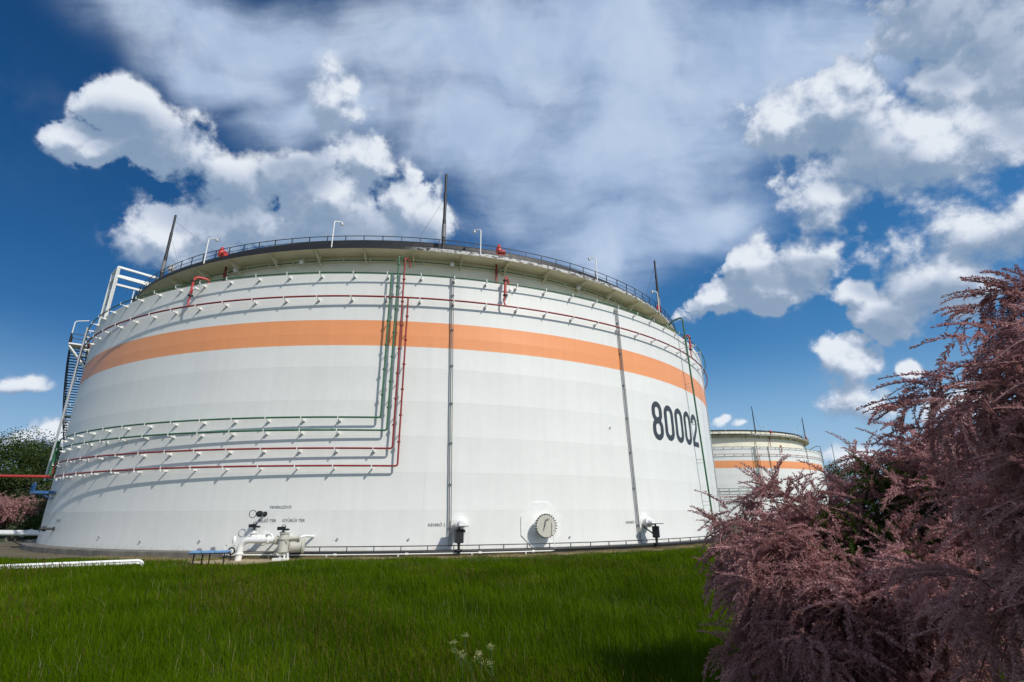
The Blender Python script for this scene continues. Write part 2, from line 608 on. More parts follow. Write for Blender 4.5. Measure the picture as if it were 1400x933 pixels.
# railing along the walkway
rail = MB()
rail.tube([P(a, R_WALK - 0.06, WALK + 1.12) for a in np.linspace(0, 360, 361)[:-1]], 0.034, 6, closed=True)
rail.tube([P(a, R_WALK - 0.06, WALK + 0.68) for a in np.linspace(0, 360, 361)[:-1]], 0.022, 6, closed=True)
rail_o = rail.build('railing', M['black'], tank)
pm = MB().bar((0, -R_WALK + 0.06, WALK + 0.065), (0, -R_WALK + 0.06, WALK + 1.10), 0.06).mesh('railing_post', M['black'])
far = MB()
vis = []
for k in range(146):
    phi = 1.11 + 2.466 * k
    phi = (phi + 180) % 360 - 180
    vis.append(phi)
vis.sort(key=lambda a: abs(a - 8))
for i, phi in enumerate(vis):
    if i < 62:
        o = link('railing_post', pm, rail_o)
        o.rotation_euler = (0, 0, rad(phi))
    else:
        far.bar(P(phi, R_WALK - 0.06, WALK + 0.065), P(phi, R_WALK - 0.06, WALK + 1.10), 0.06)
tag(far.build('railing_post', M['black'], rail_o), kind='stuff')

# ---- pipes that run round the wall, with their white brackets
def bend(pts, r=0.35, n=5):
    """rounds the corners of a polyline"""
    pts = [Vector(p) for p in pts]
    out = [pts[0]]
    for a, b, c in zip(pts[:-2], pts[1:-1], pts[2:]):
        d0, d1 = (a - b), (c - b)
        q = min(r, d0.length * 0.45, d1.length * 0.45)
        p0, p1 = b + d0.normalized() * q, b + d1.normalized() * q
        for i in range(n + 1):
            s = i / n
            out.append(p0 * (1 - s) ** 2 + b * 2 * s * (1 - s) + p1 * s * s)
    return out + [pts[-1]]


STAND = 0.50
brk = MB()      # a bracket: an arm out of the wall, an upright tab and a small box end
brk.box((0, -R_OUT - STAND / 2 - 0.04, -0.115), (0.045, STAND + 0.10, 0.07))
brk.box((0, -R_OUT - STAND - 0.085, -0.01), (0.06, 0.02, 0.26))
brk.box((0.02, -R_OUT - 0.10, -0.14), (0.15, 0.19, 0.15))
brk.box((0, -R_OUT - 0.012, -0.14), (0.22, 0.02, 0.26))
bme = brk.mesh('bracket', M['white'])
ibr = MB()
ibr.box((0, -R_IN - 0.16, 0), (0.05, 0.33, 0.07))
ibr.box((0, -R_IN - 0.34, 0.0), (0.06, 0.02, 0.2))
ime = ibr.mesh('bracket', M['inner'])
n_br = [0]
spare = MB()


def brackets(pipe, a0, a1, z, mesh=None):
    k0 = math.ceil((a0 - 1.65) / 3.7)
    k = k0
    while 1.65 + 3.7 * k <= a1:
        phi = 1.65 + 3.7 * k
        if n_br[0] < 100 and -46 < phi < 62:
            o = link('bracket', mesh or bme, pipe)
            o.location = (0, 0, z)
            o.rotation_euler = (0, 0, rad(phi))
            n_br[0] += 1
        elif mesh is None:
            rr, tt, zz = radial(phi)
            b = P(phi, R_OUT, z)
            spare.box(b + rr * (STAND / 2 + 0.05) - zz * 0.14, (0.06, STAND + 0.12, 0.1), (tt, rr, zz))
            spare.box(b + rr * (STAND + 0.11), (0.07, 0.02, 0.36), (tt, rr, zz))
        k += 1


RP = R_OUT + STAND
pg = MB().tube(arc(-100, 100, RP, 20.16), 0.055).build('green_ring_pipe', M['green'], tank)
brackets(pg, -60, 62, 20.16)
pr = MB().tube(arc(-100, 100, RP, 18.17), 0.07).build('red_ring_pipe', M['red'], tank)
brackets(pr, -60, 62, 18.17)
pu = MB().tube(arc(-100, 100, R_IN + 0.34, 23.5), 0.05).build('green_upper_ring_pipe', M['green'], tank)

LOW = [  # material, height of the run, corner angle, height of the top of the riser, how the left end turns down
    ('green', 8.83, 5.85, 20.16, -43.6), ('green', 7.92, 6.55, 21.7, -42.6), ('red', 6.66, 7.22, 21.6, -41.0), ('red', 5.47, 7.83, 18.17, None)]
run_pipes = []
for i, (mt, z, pc, zt, left) in enumerate(LOW):
    mb = MB()
    a0 = left if left else -43.0
    path = arc(a0, pc - 0.6, RP, z)
    riser = [P(pc - 0.6, RP, z), P(pc, RP, z), P(pc - 0.05, RP, zt if zt < 21 else zt - 0.3)]
    pts = path[:-1] + bend(riser, 0.5, 6)
    if left:
        dn = P(left - 0.5, RP + 0.03, 5.75 if mt == 'red' else 5.2)
        pts = bend([dn, P(left - 0.5, RP, z), path[3]], 0.9, 6) + path[4:-1] + bend(riser, 0.5, 6)
    mb.tube(pts, 0.066, 10)
    if left and mt == 'green':
        mb.tube(pts[:6], 0.14, 10)
    if zt > 21:     # swan neck over the wall's edge
        top = P(pc - 0.05, RP, zt - 0.3)
        mb.tube(bend([top, P(pc - 0.05, RP, zt), P(pc + 0.45, RP - 0.6, zt), P(pc + 0.45, RP - 0.6, zt - 0.55)], 0.3, 5), 0.066, 10)
    o = mb.build(mt + '_foam_pipe' if mt == 'red' else 'green_water_pipe', M[mt], tank)
    run_pipes.append(o)
    for q in range(7):
        zz = z + 1.6 + q * 1.9
        if zz < zt - 0.4:
            MB().lathe(P(pc - 0.03, RP, zz), (0, 0, 1), [(0, 0.12), (0.10, 0.12)], 10).build('pipe_coupling', M[mt], o)
    st = MB()
    for q in range(5):
        zz = z + 2.3 + q * 2.53
        if zz < zt:
            rr, tt, _ = radial(pc)
            st.box(P(pc - 0.03, R_OUT + STAND / 2, zz), (0.05, STAND, 0.05), (tt, rr, Z_))
    st.build('standoff', M['white'], o)
for o, (mt, z, pc, zt, left) in zip(run_pipes, LOW):
    brackets(o, -43.2, pc - 1.5, z)
if spare.v:
    tag(spare.build('bracket', M['white'], tank), kind='stuff')
ib = MB()
for k in range(-14, 22):
    phi = 1.65 + 3.7 * k
    rr, tt, zz = radial(phi)
    ib.box(P(phi, R_IN + 0.16, 23.5), (0.05, 0.33, 0.07), (tt, rr, zz))
    ib.box(P(phi, R_IN + 0.42, 23.5), (0.06, 0.02, 0.2), (tt, rr, zz))
tag(ib.build('pipe_clip', M['inner'], pu), kind='stuff')

# ---- foam pourers: a swan neck on the outer ring and a red box at the walkway above it
FOAM = [(-17.9, -21.0), (18.7, 19.5), (54.2, 56.5), (-58, -60)]
for pa, pb in FOAM:
    rr, tt, zz = radial(pa)
    b = P(pa, RP + 0.02, 18.2)
    mb = MB()
    mb.tube(bend([b, b + zz * 0.3 - tt * 0.15, b + zz * 0.9 - tt * 0.05], 0.2, 4), 0.065)
    mb.tube(bend([b + zz * 0.9 - tt * 0.05, b + zz * 2.6, b + zz * 2.6 + tt * 0.55 - rr * 0.9, b + zz * 1.95 + tt * 0.55 - rr * 0.9], 0.42, 6), 0.105, 12)
    o = mb.build('foam_pourer', M['bright_red'], tank)
    fb = MB()
    for dz in (0.85, 2.15):
        fb.lathe(b + zz * dz - tt * 0.03, (0, 0, 1), [(0, 0.19), (0.10, 0.19)], 12)
    fb.build('flange', M['black'], o)
    MB().lathe(b + zz * 1.62 + tt * 0.55 - rr * 0.9, (0, 0, 1), [(0, 0.24), (0.55, 0.20)], 14).build('spout', M['bright_red'], o)
    MB().lathe(b + zz * 1.45 - rr * 0.3 + tt * 0.42, rr, [(0, 0.09), (0.5, 0.14)], 12).build('drain_cup', M['white'], o)
    rr, tt, zz = radial(pb)
    mb = MB()
    mb.tube([P(pb, R_IN + 0.42, 20.6), P(pb, R_IN + 0.42, WALK - 0.01)], 0.09, 10)
    mb.lathe(P(pb, R_IN + 0.42, WALK - 0.85), (0, 0, 1), [(0, 0.16), (0.16, 0.16)], 10)
    o = mb.build('inner_foam_pipe', M['red'], tank)
    hb = MB()
    c0 = P(pb, R_WALK - 0.55, WALK + 0.066)
    hb.tube([c0, c0 + zz * 0.75], 0.11, 10)
    hb.lathe(c0 + zz * 0.72, (0, 0, 1), [(0, 0.28), (0.12, 0.30), (0.45, 0.28), (0.75, 0.16), (0.95, 0.05)], 14)
    hb.lathe(c0 + zz * 0.85 + tt * 0.15, tt, [(0, 0.22), (0.42, 0.26)], 14)
    hb.build('foam_box', M['bright_red'], tank)

# ---- lightning masts with guy wires
for phi, top, lean in ((-37.3, 33.0, -1.1), (11.6, 33.0, 0.5), (58.4, 32.6, 1.2)):
    rr, tt, zz = radial(phi)
    b = P(phi, R_WALK - 0.75, WALK + 0.066)
    tp = P(phi, R_WALK - 0.75, top - 0.45) - tt * 0
    mb = MB()
    h = (tp - b).length
    mb.tube([b, b + (tp - b) * 0.42], 0.165, 10)
    mb.tube([b + (tp - b) * 0.42, b + (tp - b) * 0.75], 0.14, 10)
    mb.tube([b + (tp - b) * 0.75, tp], 0.11, 10)
    o = mb.build('lightning_mast', M['black'], tank)
    MB().lathe(b + (tp - b) * 0.20, (0, 0, 1), [(0, 0.2), (1.3, 0.2)], 10).build('clamp_box', M['grey'], o)
    MB().box(b + zz * 0.25, (0.5, 0.5, 0.5), (tt, rr, zz)).build('mast_foot', M['white'], o)
    gw = MB()
    q = b + (tp - b) * 0.70
    gw.tube([q, P(phi - 4.2, R_IN + 0.1, WALK + 1.0)], 0.014, 4)
    gw.tube([q, P(phi + 4.2, R_IN + 0.1, WALK + 1.0)], 0.014, 4)
    gw.tube([b + (tp - b) * 0.92, P(phi + 13, R_IN - 4, WALK + 1.0)], 0.014, 4)
    gw.build('guy_wire', M['grey'], o)

# ---- lamps on the walkway and floodlights under it
for phi in (-52, -22.9, -3.03, 16.6, 35.8, 54.0):
    rr, tt, zz = radial(phi)
    b = P(phi, R_WALK + 0.05, WALK - 0.02)
    mb = MB()
    mb.tube(bend([b, b + zz * 2.6, b + zz * 2.72 - tt * -0.5 - rr * 0.45 if phi < 10 else b + zz * 2.72 - tt * 0.5 - rr * 0.45], 0.2, 4), 0.05, 8)
    o = mb.build('lamp_post', M['white'], tank)
    sgn = 1 if phi < 10 else -1
    e = b + zz * 2.70 + tt * 0.5 * sgn - rr * 0.45
    hd = MB()
    hd.lathe(e - zz * 0.26, (0, 0, 1), [(0, 0.13), (0.18, 0.12), (0.27, 0.05)], 12)
    hd.build('lamp_head', M['lightgrey'], o)
for phi in (-31, -18.6, -7.9, 13.0, 33.4, 54.3):
    rr, tt, zz = radial(phi)
    b = P(phi, R_IN + 0.55, WALK - 0.002)
    mb = MB()
    mb.bar(b, b - zz * 0.45, 0.06)
    mb.lathe(b - zz * 0.55 - rr * 0.18, (rr - zz * 0.5), [(0, 0.08), (0.1, 0.15), (0.42, 0.18)], 12)
    mb.build('floodlight', M['white'], tank)

# ---- gauge / drain strips that run down the wall
for pts in ([(12.6, 20.6), (12.96, 9.6), (13.29, 0.25)], [(35.21, 20.5), (35.75, 10.3), (36.34, 0.15)]):
    o = MB()
    for off, w in ((-0.075, 0.085), (0.055, 0.06)):
        q = [P(a, R_OUT + 0.16, z) + radial(a)[1] * off for a, z in pts]
        o.bar(q[0], q[1], w, 0.05)
        o.bar(q[1], q[2], w, 0.05)
    st = o.build('cable_tray', M['grey'], tank)
    k = MB()
    for i in range(7):
        z = 1.4 + 2.9 * i
        a = pts[2][0] + (pts[0][0] - pts[2][0]) * z / 20.5
        rr, tt, zz = radial(a)
        k.box(P(a, R_OUT + 0.08, z), (0.24, 0.16, 0.03), (tt, rr, zz))
    k.build('tray_clip', M['grey'], st)

# ---- green riser at the right edge, over the wall's top to the inner tank
def green_riser(p_bot, p_top, zb, zt, over, r=0.085):
    mb = MB()
    a = P(p_top, RP + 0.25, zt)
    mb.tube(bend([P(p_bot, RP + 0.25, zb), a, P(p_top + over * 0.15, R_OUT - 0.5, zt), P(p_top + over, R_IN + 0.4, zt - 1.2), P(p_top + over, R_IN + 0.4, 23.3)], 0.4, 5), r, 10)
    o = mb.build('green_riser_pipe', M['green'], tank)
    s = MB()
    for z in (3.4, 7.4, 11.2, 15.0, 18.8):
        a = p_bot + (p_top - p_bot) * z / zt
        rr, tt, zz = radial(a)
        s.box(P(a, R_OUT + 0.36, z), (0.05, 0.72, 0.05), (tt, rr, zz))
        s.box(P(a, R_OUT + 0.36, z - 0.35), (0.05, 0.72, 0.05), (tt, rr, zz))
    s.build('standoff', M['white'], o)


green_riser(54.1, 50.9, -0.2, 22.1, 4.5)
mb = MB()
mb.tube([P(60.5, RP, 0.1), P(60.5, RP, 20.0)], 0.06, 8)
mb.build('earthing_pipe', M['lightgrey'], tank)
# left edge: two grey downpipes with clips
o = MB()
o.tube([P(-46.5, RP + 0.1, 5.3), P(-46.5, RP + 0.1, 20.3)], 0.10, 10)
o = o.build('down_pipe', M['lightgrey'], tank)
s = MB()
for z in (7.2, 9.7, 12.2, 14.7, 17.2, 19.4):
    rr, tt, zz = radial(-44.6)
    s.box(P(-45.3, R_OUT + 0.40, z), (1.5, 0.06, 0.10), (tt, rr, zz))
s.build('standoff', M['white'], o)

# ---- white steel frame that carries pipes from the outer wall to the walkway
fr = MB()
zb, zt = 20.3, 25.8
for phi in (-40.2, -43.6):
    fr.bar(P(phi, R_OUT - 0.1, zb), P(phi, R_OUT - 0.1, zt), 0.20)
for z in (zt, 24.8):
    fr.bar(P(-40.2, R_OUT - 0.1, z), P(-43.6, R_OUT - 0.1, z), 0.22)
for a, z in ((-40.2, zt), (-40.2, 24.8), (-43.6, zt), (-43.6, 24.8)):
    fr.bar(P(a, R_OUT - 0.1, z), P(a, R_WALK - 1.2, z), 0.20)
fo = fr.build('pipe_frame', M['white'], tank)
br_ = MB()
for i in range(3):
    z0 = zb + 0.2 + i * 1.8
    br_.bar(P(-40.3, R_OUT - 0.1, z0), P(-43.5, R_OUT - 0.1, z0 + 1.8), 0.10)
    br_.bar(P(-43.5, R_OUT - 0.1, z0), P(-40.3, R_OUT - 0.1, z0 + 1.8), 0.10)
br_.build('brace', M['white'], fo)
# platform and steps where the frame meets the walkway
pf = MB()
for i in range(7):
    a0, a1 = -47 + i * 1.9, -47 + (i + 1) * 1.9
    pf.bar(P(a0, R_WALK - 1.5, WALK + 2.3 - abs(i - 3) * 0.35), P(a1, R_WALK - 1.5, WALK + 2.3 - abs(i - 2) * 0.35), 0.09)
    pf.bar(P(a0, R_WALK - 1.5, WALK + 0.07), P(a0, R_WALK - 1.5, WALK + 2.3 - abs(i - 3) * 0.35), 0.07)
    pf.bar(P(a0, R_WALK - 1.5, WALK + 1.2), P(a1, R_WALK - 1.5, WALK + 1.2), 0.06)
pf.build('stile_railing', M['black'], tank)
vz = MB()
b = P(-33.5, R_WALK - 0.7, WALK + 0.066)
vz.lathe(b, (0, 0, 1), [(0, 0.3), (0.5, 0.3), (0.5, 0.16), (1.2, 0.16), (1.2, 0.34), (1.6, 0.34), (1.9, 0.1)], 12)
vz.build('vent_valve', M['lightgrey'], tank)

# ---- spiral stair on the far left of the wall
stair = MB()
RS0, RS1 = R_OUT + 0.25, R_OUT + 1.75
a_top, z_top = -51.2, 19.25
a, z = a_top - 2.6, z_top - 0.25
n_tr = 0
treads = []
while z > 0.2:
    treads.append((a, z))
    a -= 0.345
    z -= 0.25
tr = MB()
for a, z in treads:
    rr, tt, zz = radial(a)
    tr.box(P(a, (RS0 + RS1) / 2, z), (0.30, RS1 - RS0, 0.07), (tt, rr, zz))
so = MB()
for r in (RS0, RS1):
    q = [P(a, r, z) for a, z in treads]
    for p0, p1 in zip(q[:-4:4], q[4::4]):
        so.bar(p0, p1, 0.05, 0.26)
so = so.build('spiral_stair', M['black'], tank)
tr.build('tread', M['black'], so)
pl = MB()
rr, tt, zz = radial(a_top - 1.2)
pl.box(P(a_top - 1.2, (RS0 + RS1) / 2, z_top), (2.0, RS1 - RS0, 0.14), (tt, rr, zz))
pl.bar(P(a_top - 0.1, RS1, z_top - 0.1), P(a_top - 0.1, R_OUT, z_top - 2.2), 0.12)
pl.bar(P(a_top - 2.3, RS1, z_top - 0.1), P(a_top - 2.3, R_OUT, z_top - 2.2), 0.12)
pl.build('landing', M['white'], so)
am, zm = treads[24]
rr, tt, zz = radial(am)
pl = MB().bar(P(am, RS1, zm - 0.1), P(am, R_OUT, zm - 2.2), 0.12)
pl.box(P(am, (RS0 + RS1) / 2, zm - 0.1), (0.9, RS1 - RS0, 0.12), (tt, rr, zz))
pl.build('landing', M['white'], so)
hr = MB()
for r in (RS1, RS0 + 0.02):
    for h in (1.1, 0.6):
        q = [P(a, r, z + h) for a, z in treads]
        hr.tube(q[::3], 0.03, 6)
        hr.bar(P(a_top - 0.1, r, z_top + h), P(a_top - 2.4, r, z_top + h), 0.09)
    for i in range(0, len(treads), 5):
        a, z = treads[i]
        hr.bar(P(a, r, z), P(a, r, z + 1.1), 0.05)
for a in (a_top - 0.1, a_top - 1.2, a_top - 2.3):
    hr.bar(P(a, RS1, z_top + 0.07), P(a, RS1, z_top + 1.12), 0.09)
hr.bar(P(a_top - 0.1, RS0, z_top + 1.1), P(a_top - 0.1, RS1, z_top + 1.1), 0.06)
hr.bar(P(a_top - 0.1, RS0, z_top + 0.6), P(a_top - 0.1, RS1, z_top + 0.6), 0.05)
hr.build('handrail', M['black'], so)
rr, tt, zz = radial(a_top - 0.6)
b = P(a_top - 0.6, RS1, z_top + 0.07)
lp = MB().tube(bend([b, b + zz * 2.5, b + zz * 2.8 - rr * 1.1], 0.25, 5), 0.05, 8).build('lamp_post', M['white'], so)

# ---- numbers and lettering, painted on the wall
def wall_text(strokes_faces, name, mat, phi0, z0, r=R_OUT + 0.012):
    vs, fs = strokes_faces
    me = bpy.data.meshes.new(name)
    me.from_pydata([tuple(P(phi0 + math.degrees(v[0] / r), r + (v[2] if len(v) > 2 else 0), z0 + v[1])) for v in vs], [], fs)
    me.materials.append(mat)
    return link(name, me, tank)


def stroke(path, w):
    """a flat stroke of width w along a path"""
    vs, fs = [], []
    m_ = len(path)
    for i, p in enumerate(path):
        a, b = path[max(i - 1, 0)], path[min(i + 1, m_ - 1)]
        dx, dy = b[0] - a[0], b[1] - a[1]
        l_ = math.hypot(dx, dy) or 1
        nx, ny = -dy / l_ * w / 2, dx / l_ * w / 2
        vs += [(p[0] + nx, p[1] + ny), (p[0] - nx, p[1] - ny)]
    for i in range(m_ - 1):
        fs.append((2 * i, 2 * i + 1, 2 * i + 3, 2 * i + 2))
    return vs, fs


def stadium(cx, cy, hw, hh, n=12):
    """closed loop of a rounded upright slot: half width hw, half height hh"""
    pts = []
    for i in range(n + 1):
        t_ = math.pi * i / n
        pts.append((cx + hw * math.cos(t_), cy + (hh - hw) + hw * math.sin(t_)))
    for i in range(n + 1):
        t_ = math.pi + math.pi * i / n
        pts.append((cx + hw * math.cos(t_), cy - (hh - hw) + hw * math.sin(t_)))
    return pts + [pts[0], pts[1]]


DW, DH, SW = 1.72, 3.35, 0.50
hw = (DW - SW) / 2
hh = (DH - SW) / 2
digits = {
    '0': [stadium(0, DH / 2, hw, hh)],
    '8': [stadium(0, DH * 0.735, hw * 0.95, DH * 0.265 - SW / 2 + 0.10), stadium(0, DH * 0.265, hw, DH * 0.265 - SW / 2 + 0.12)],
    '2': [[(-hw, DH * 0.70)] + [(hw * math.cos(math.pi - math.pi * i / 12), DH - SW / 2 - hw + hw * math.sin(math.pi * i / 12)) for i in range(13)]
          + [(hw, DH * 0.66), (hw * 0.85, DH * 0.56), (-hw * 0.85, DH * 0.20), (-hw, SW / 2 + 0.02), (-hw, SW / 2)],
          [(-hw - SW / 2, SW / 2), (DW / 2, SW / 2)]],
}
for i, ch in enumerate('80002'):
    vs, fs = [], []
    for j, pth in enumerate(digits[ch]):
        v_, f_ = stroke(pth, SW)
        b = len(vs)
        vs += [(x, y, 0.003 * j) for x, y in v_]
        fs += [tuple(q + b for q in f) for f in f_]
    phi_c = 42.2 + i * 2.92
    o = wall_text((vs, fs), 'painted_digit', M['ink'], phi_c, 8.72, R_OUT + 0.012)


def letters(body, phi0, z0, h):
    cu = bpy.data.curves.new('lettering', 'FONT')
    cu.body = body
    cu.size = h * 1.4
    cu.align_x = 'LEFT'
    cu.resolution_u = 2
    tmp = bpy.data.objects.new('lettering', cu)
    COL.objects.link(tmp)
    dg = bpy.context.evaluated_depsgraph_get()
    me = bpy.data.meshes.new_from_object(tmp.evaluated_get(dg))
    vs = [(v.co.x, v.co.y) for v in me.vertices]
    fs = [tuple(p.vertices) for p in me.polygons]
    bpy.data.objects.remove(tmp)
    wall_text((vs, fs), 'painted_lettering', M['lettering'], phi0, z0)


letters('FENÉKSZÍVÓ', -4.35, 2.68, 0.19)
letters('BELSŐ TÉR', -5.35, 1.82, 0.19)
letters('GYŰRŰS TÉR', -2.95, 1.83, 0.19)
letters('KEVERŐ 2.', 11.1, 1.50, 0.19)
letters('KEVERŐ 1.', 34.35, 1.53, 0.19)
letters('KEVERŐ 3.', -36.9, 1.80, 0.19)

# ---- big manhole with its eight-sided plate
PH = 22.95
rr, tt, zz = radial(PH)
c0 = P(PH, R_OUT, 1.47)
a8 = [(-0.62, 1.62), (0.62, 1.62), (1.62, 0.62), (1.62, -0.62), (0.78, -1.45), (-0.78, -1.45), (-1.62, -0.62), (-1.62, 0.62)]
mb = MB()


def on_wall(x, y, off):
    return P(PH + math.degrees(x / R_OUT), R_OUT + off, 1.47 + y)


n8 = len(a8)
dense = []
for i in range(n8):
    x0, y0 = a8[i]
    x1, y1 = a8[(i + 1) % n8]
    dense += [(x0 + (x1 - x0) * k / 6, y0 + (y1 - y0) * k / 6) for k in range(6)]
nd_ = len(dense)
front = [on_wall(x, y, 0.05) for x, y in dense]
back = [on_wall(x * 1.01, y * 1.01, -0.03) for x, y in dense]
inner = [on_wall(x * 0.3, y * 0.3, 0.05) for x, y in dense]
mb.add(front + back + inner, [(i, nd_ + i, nd_ + (i + 1) % nd_, (i + 1) % nd_) for i in range(nd_)]
       + [(i, (i + 1) % nd_, 2 * nd_ + (i + 1) % nd_, 2 * nd_ + i) for i in range(nd_)])
man = mb.build('manhole', M['white'], tank)
MB().lathe(c0, rr, [(0.0, 0.62), (0.62, 0.62), (0.62, 0.78), (0.70, 0.78)], 32, cap=False).build('neck', M['white'], man)
MB().lathe(c0 + rr * 0.705, rr, [(0, 0.78), (0.10, 0.78)], 32).build('cover', M['beige'], man)
bo = MB()
for i in range(26):
    t_ = 2 * math.pi * i / 26
    bo.lathe(c0 + rr * 0.66 + (tt * math.cos(t_) + zz * math.sin(t_)) * 0.80, rr, [(0, 0.045), (0.20, 0.045)], 6)
bo.build('bolt_ring', M['black'], man)
hd = MB()
hd.tube(bend([c0 + rr * 0.8 + tt * -0.25 - zz * 0.35, c0 + rr * 0.9 - tt * 0.12 + zz * 0.1, c0 + rr * 0.9 + tt * -0.05 + zz * 0.45, c0 + rr * 0.9 + tt * 0.2 + zz * 0.47], 0.1, 4), 0.028, 6)
hd.build('davit_handle', M['grey'], man)

# ---- side mixers
def mixer(phi, z, turn):
    rr, tt, zz = radial(phi)
    c = P(phi, R_OUT, z)
    o = MB().lathe(c, rr, [(0.0, 0.72), (0.04, 0.72), (0.04, 0.52), (0.10, 0.50)], 30).build('mixer', M['white'], tank)
    MB().lathe(c, rr, [(0.10, 0.34), (0.42, 0.34), (0.42, 0.40), (0.55, 0.40), (0.60, 0.30), (0.95, 0.20)], 24).build('gear_case', M['white'], o)
    d = (rr * math.cos(turn) + tt * math.sin(turn)).normalized()
    e = d.cross(zz)
    p = c + rr * 1.3 - tt * 0.25
    MB().box(p - zz * 0.10, (1.0, 1.25, 0.05), (e, d, zz)).build('canopy', M['grey'], o)
    q = MB().box(p - zz * 0.72, (0.50, 0.50, 0.86), (e, d, zz))
    for k in range(5):
        q.box(p - zz * (0.40 + 0.16 * k), (0.56, 0.56, 0.04), (e, d, zz))
    q.lathe(p - zz * 1.22, (0, 0, 1), [(0, 0.10), (0.12, 0.18)], 10)
    q.box(p - zz * 0.42 - e * 0.32, (0.16, 0.22, 0.18), (e, d, zz))
    q.build('motor', M['black'], o)
    s = MB().bar(p - zz * 1.2, P(phi, R_OUT + 1.3, -0.42) - tt * 0.25, 0.16)
    s.bar(p - zz * 0.12, p - zz * 0.3, 0.12)
    s.bar(p - zz * 0.9 - rr * 0.2, c - tt * 0.2 - zz * 0.35 + rr * 0.05, 0.08)
    s.box(P(phi, R_OUT + 1.3, 0.03) - tt * 0.25, (0.42, 0.42, 0.10), (tt, rr, zz))
    s.build('stand', M['black'], o)


mixer(14.25, 1.62, 0.1)
mixer(37.5, 1.62, 0.55)

# small outlet with hand wheel on the wall, left of the valves, and one far left
for phi, z, l_ in ((-4.75, 2.34, 0.75), (-37.0, 1.27, 0.7)):
    rr, tt, zz = radial(phi)
    c = P(phi, R_OUT, z)
    o = MB().lathe(c, rr, [(0, 0.16), (0.05, 0.16), (0.05, 0.09), (l_ - 0.18, 0.09), (l_ - 0.18, 0.2), (l_, 0.2), (l_, 0.12), (l_ + 0.2, 0.12)], 14).build('sample_valve', M['black'], tank)
    w_ = MB().tube([c + rr * (l_ + 0.1) + tt * (-0.38) + (tt * math.cos(a) + zz * math.sin(a)) * 0.24 for a in np.linspace(0, 2 * math.pi, 19)[:-1]], 0.022, 6, closed=True)
    w_.build('hand_wheel', M['black'], o)

for phi, z in ((-18.5, 0.55), (-11.2, 0.62), (2.6, 0.75), (9.3, 0.70), (26.3, 0.66), (-25.0, 0.8), (32.8, 9.1)):
    MB().lathe(P(phi, R_OUT - 0.02, z), radial(phi)[0], [(0, 0.05), (0.08, 0.05), (0.08, 0.07), (0.11, 0.07)], 10).build('gauge_stub', M['lightgrey'], tank)

# ---- foundation slab with a low rail
mb = MB()
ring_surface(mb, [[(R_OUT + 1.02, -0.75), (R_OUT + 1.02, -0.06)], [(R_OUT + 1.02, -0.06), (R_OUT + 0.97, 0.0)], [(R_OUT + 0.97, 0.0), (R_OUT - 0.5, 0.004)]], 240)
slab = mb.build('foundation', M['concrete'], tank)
rl = MB()
rl.tube(arc(-2.0, 95, R_OUT + 0.90, 0.30), 0.034, 6)
rl.tube(arc(-2.0, 95, R_OUT + 1.10, -0.07), 0.10, 8)  # thick black tube stands in for the shade along the slab edge
rl = rl.build('kerb_rail_shade_band', M['black'], tank)
kp = MB().bar((0, -R_OUT - 0.90, 0.0), (0, -R_OUT - 0.90, 0.30), 0.05).mesh('kerb_rail_post', M['black'])
for k in range(27):
    o = link('kerb_rail_post', kp, rl)
    o.rotation_euler = (0, 0, rad(-1.0 + 2.42 * k))

# thin drain pipe from the manhole along the foot of the wall
PD = 23.6
q = [P(PD, R_OUT + 0.92, 1.75), P(PD, R_OUT + 1.12, -0.12)] + arc(PD - 0.5, -7.2, R_OUT + 1.14, -0.16)
dp = MB().tube(q[:2], 0.028, 6).tube(q[1:], 0.05, 8).build('drain_pipe', M['white'], tank)
k = MB()
for a in (-3.0, 2.2, 8.5, 15.2, 20.5):
    k.bar(P(a, R_OUT + 1.14, -0.55), P(a, R_OUT + 1.14, -0.16), 0.08)
    k.lathe(P(a + 0.6, R_OUT + 1.14, -0.16), radial(a)[1], [(0, 0.09), (0.2, 0.09)], 8)
k.build('drain_pipe_support', M['white'], dp)

# ------------------------------------------------------------------ second tank
tank_far = copy_tree(tank, None, skip=('painted_digit', 'painted_lettering', 'sample_valve', 'floodlight', 'drain_pipe'))
tank_far.name = 'storage_tank.001'
tank_far.location = (198 * math.sin(rad(18.9)), 198 * math.cos(rad(18.9)), 0.45)
tank_far['label'] = 'distant white storage tank with orange band rising behind the pink tamarisk'

# ------------------------------------------------------------------ ground
TC = tank.location.copy()


def ground_h(x, y):
    """height of the ground: level meadow, a slight bank against the slab, gentle unevenness"""
    dx, dy = x - TC.x, y - TC.y
    r = np.hypot(dx, dy)
    phi = np.degrees(np.arctan2(dx, -dy))
    bank = 0.08 * np.clip((44.5 - r) / 3.0, 0, 1) * np.clip((phi + 14) / 10, 0, 1) * np.clip((75 - phi) / 10, 0, 1)
    und = 0.05 * np.sin(x * 0.31 + 1.3) * np.cos(y * 0.27) + 0.03 * np.sin(x * 0.9) * np.sin(y * 0.75 + 2)
    return bank + und * np.clip((r - 41) / 3, 0, 1)


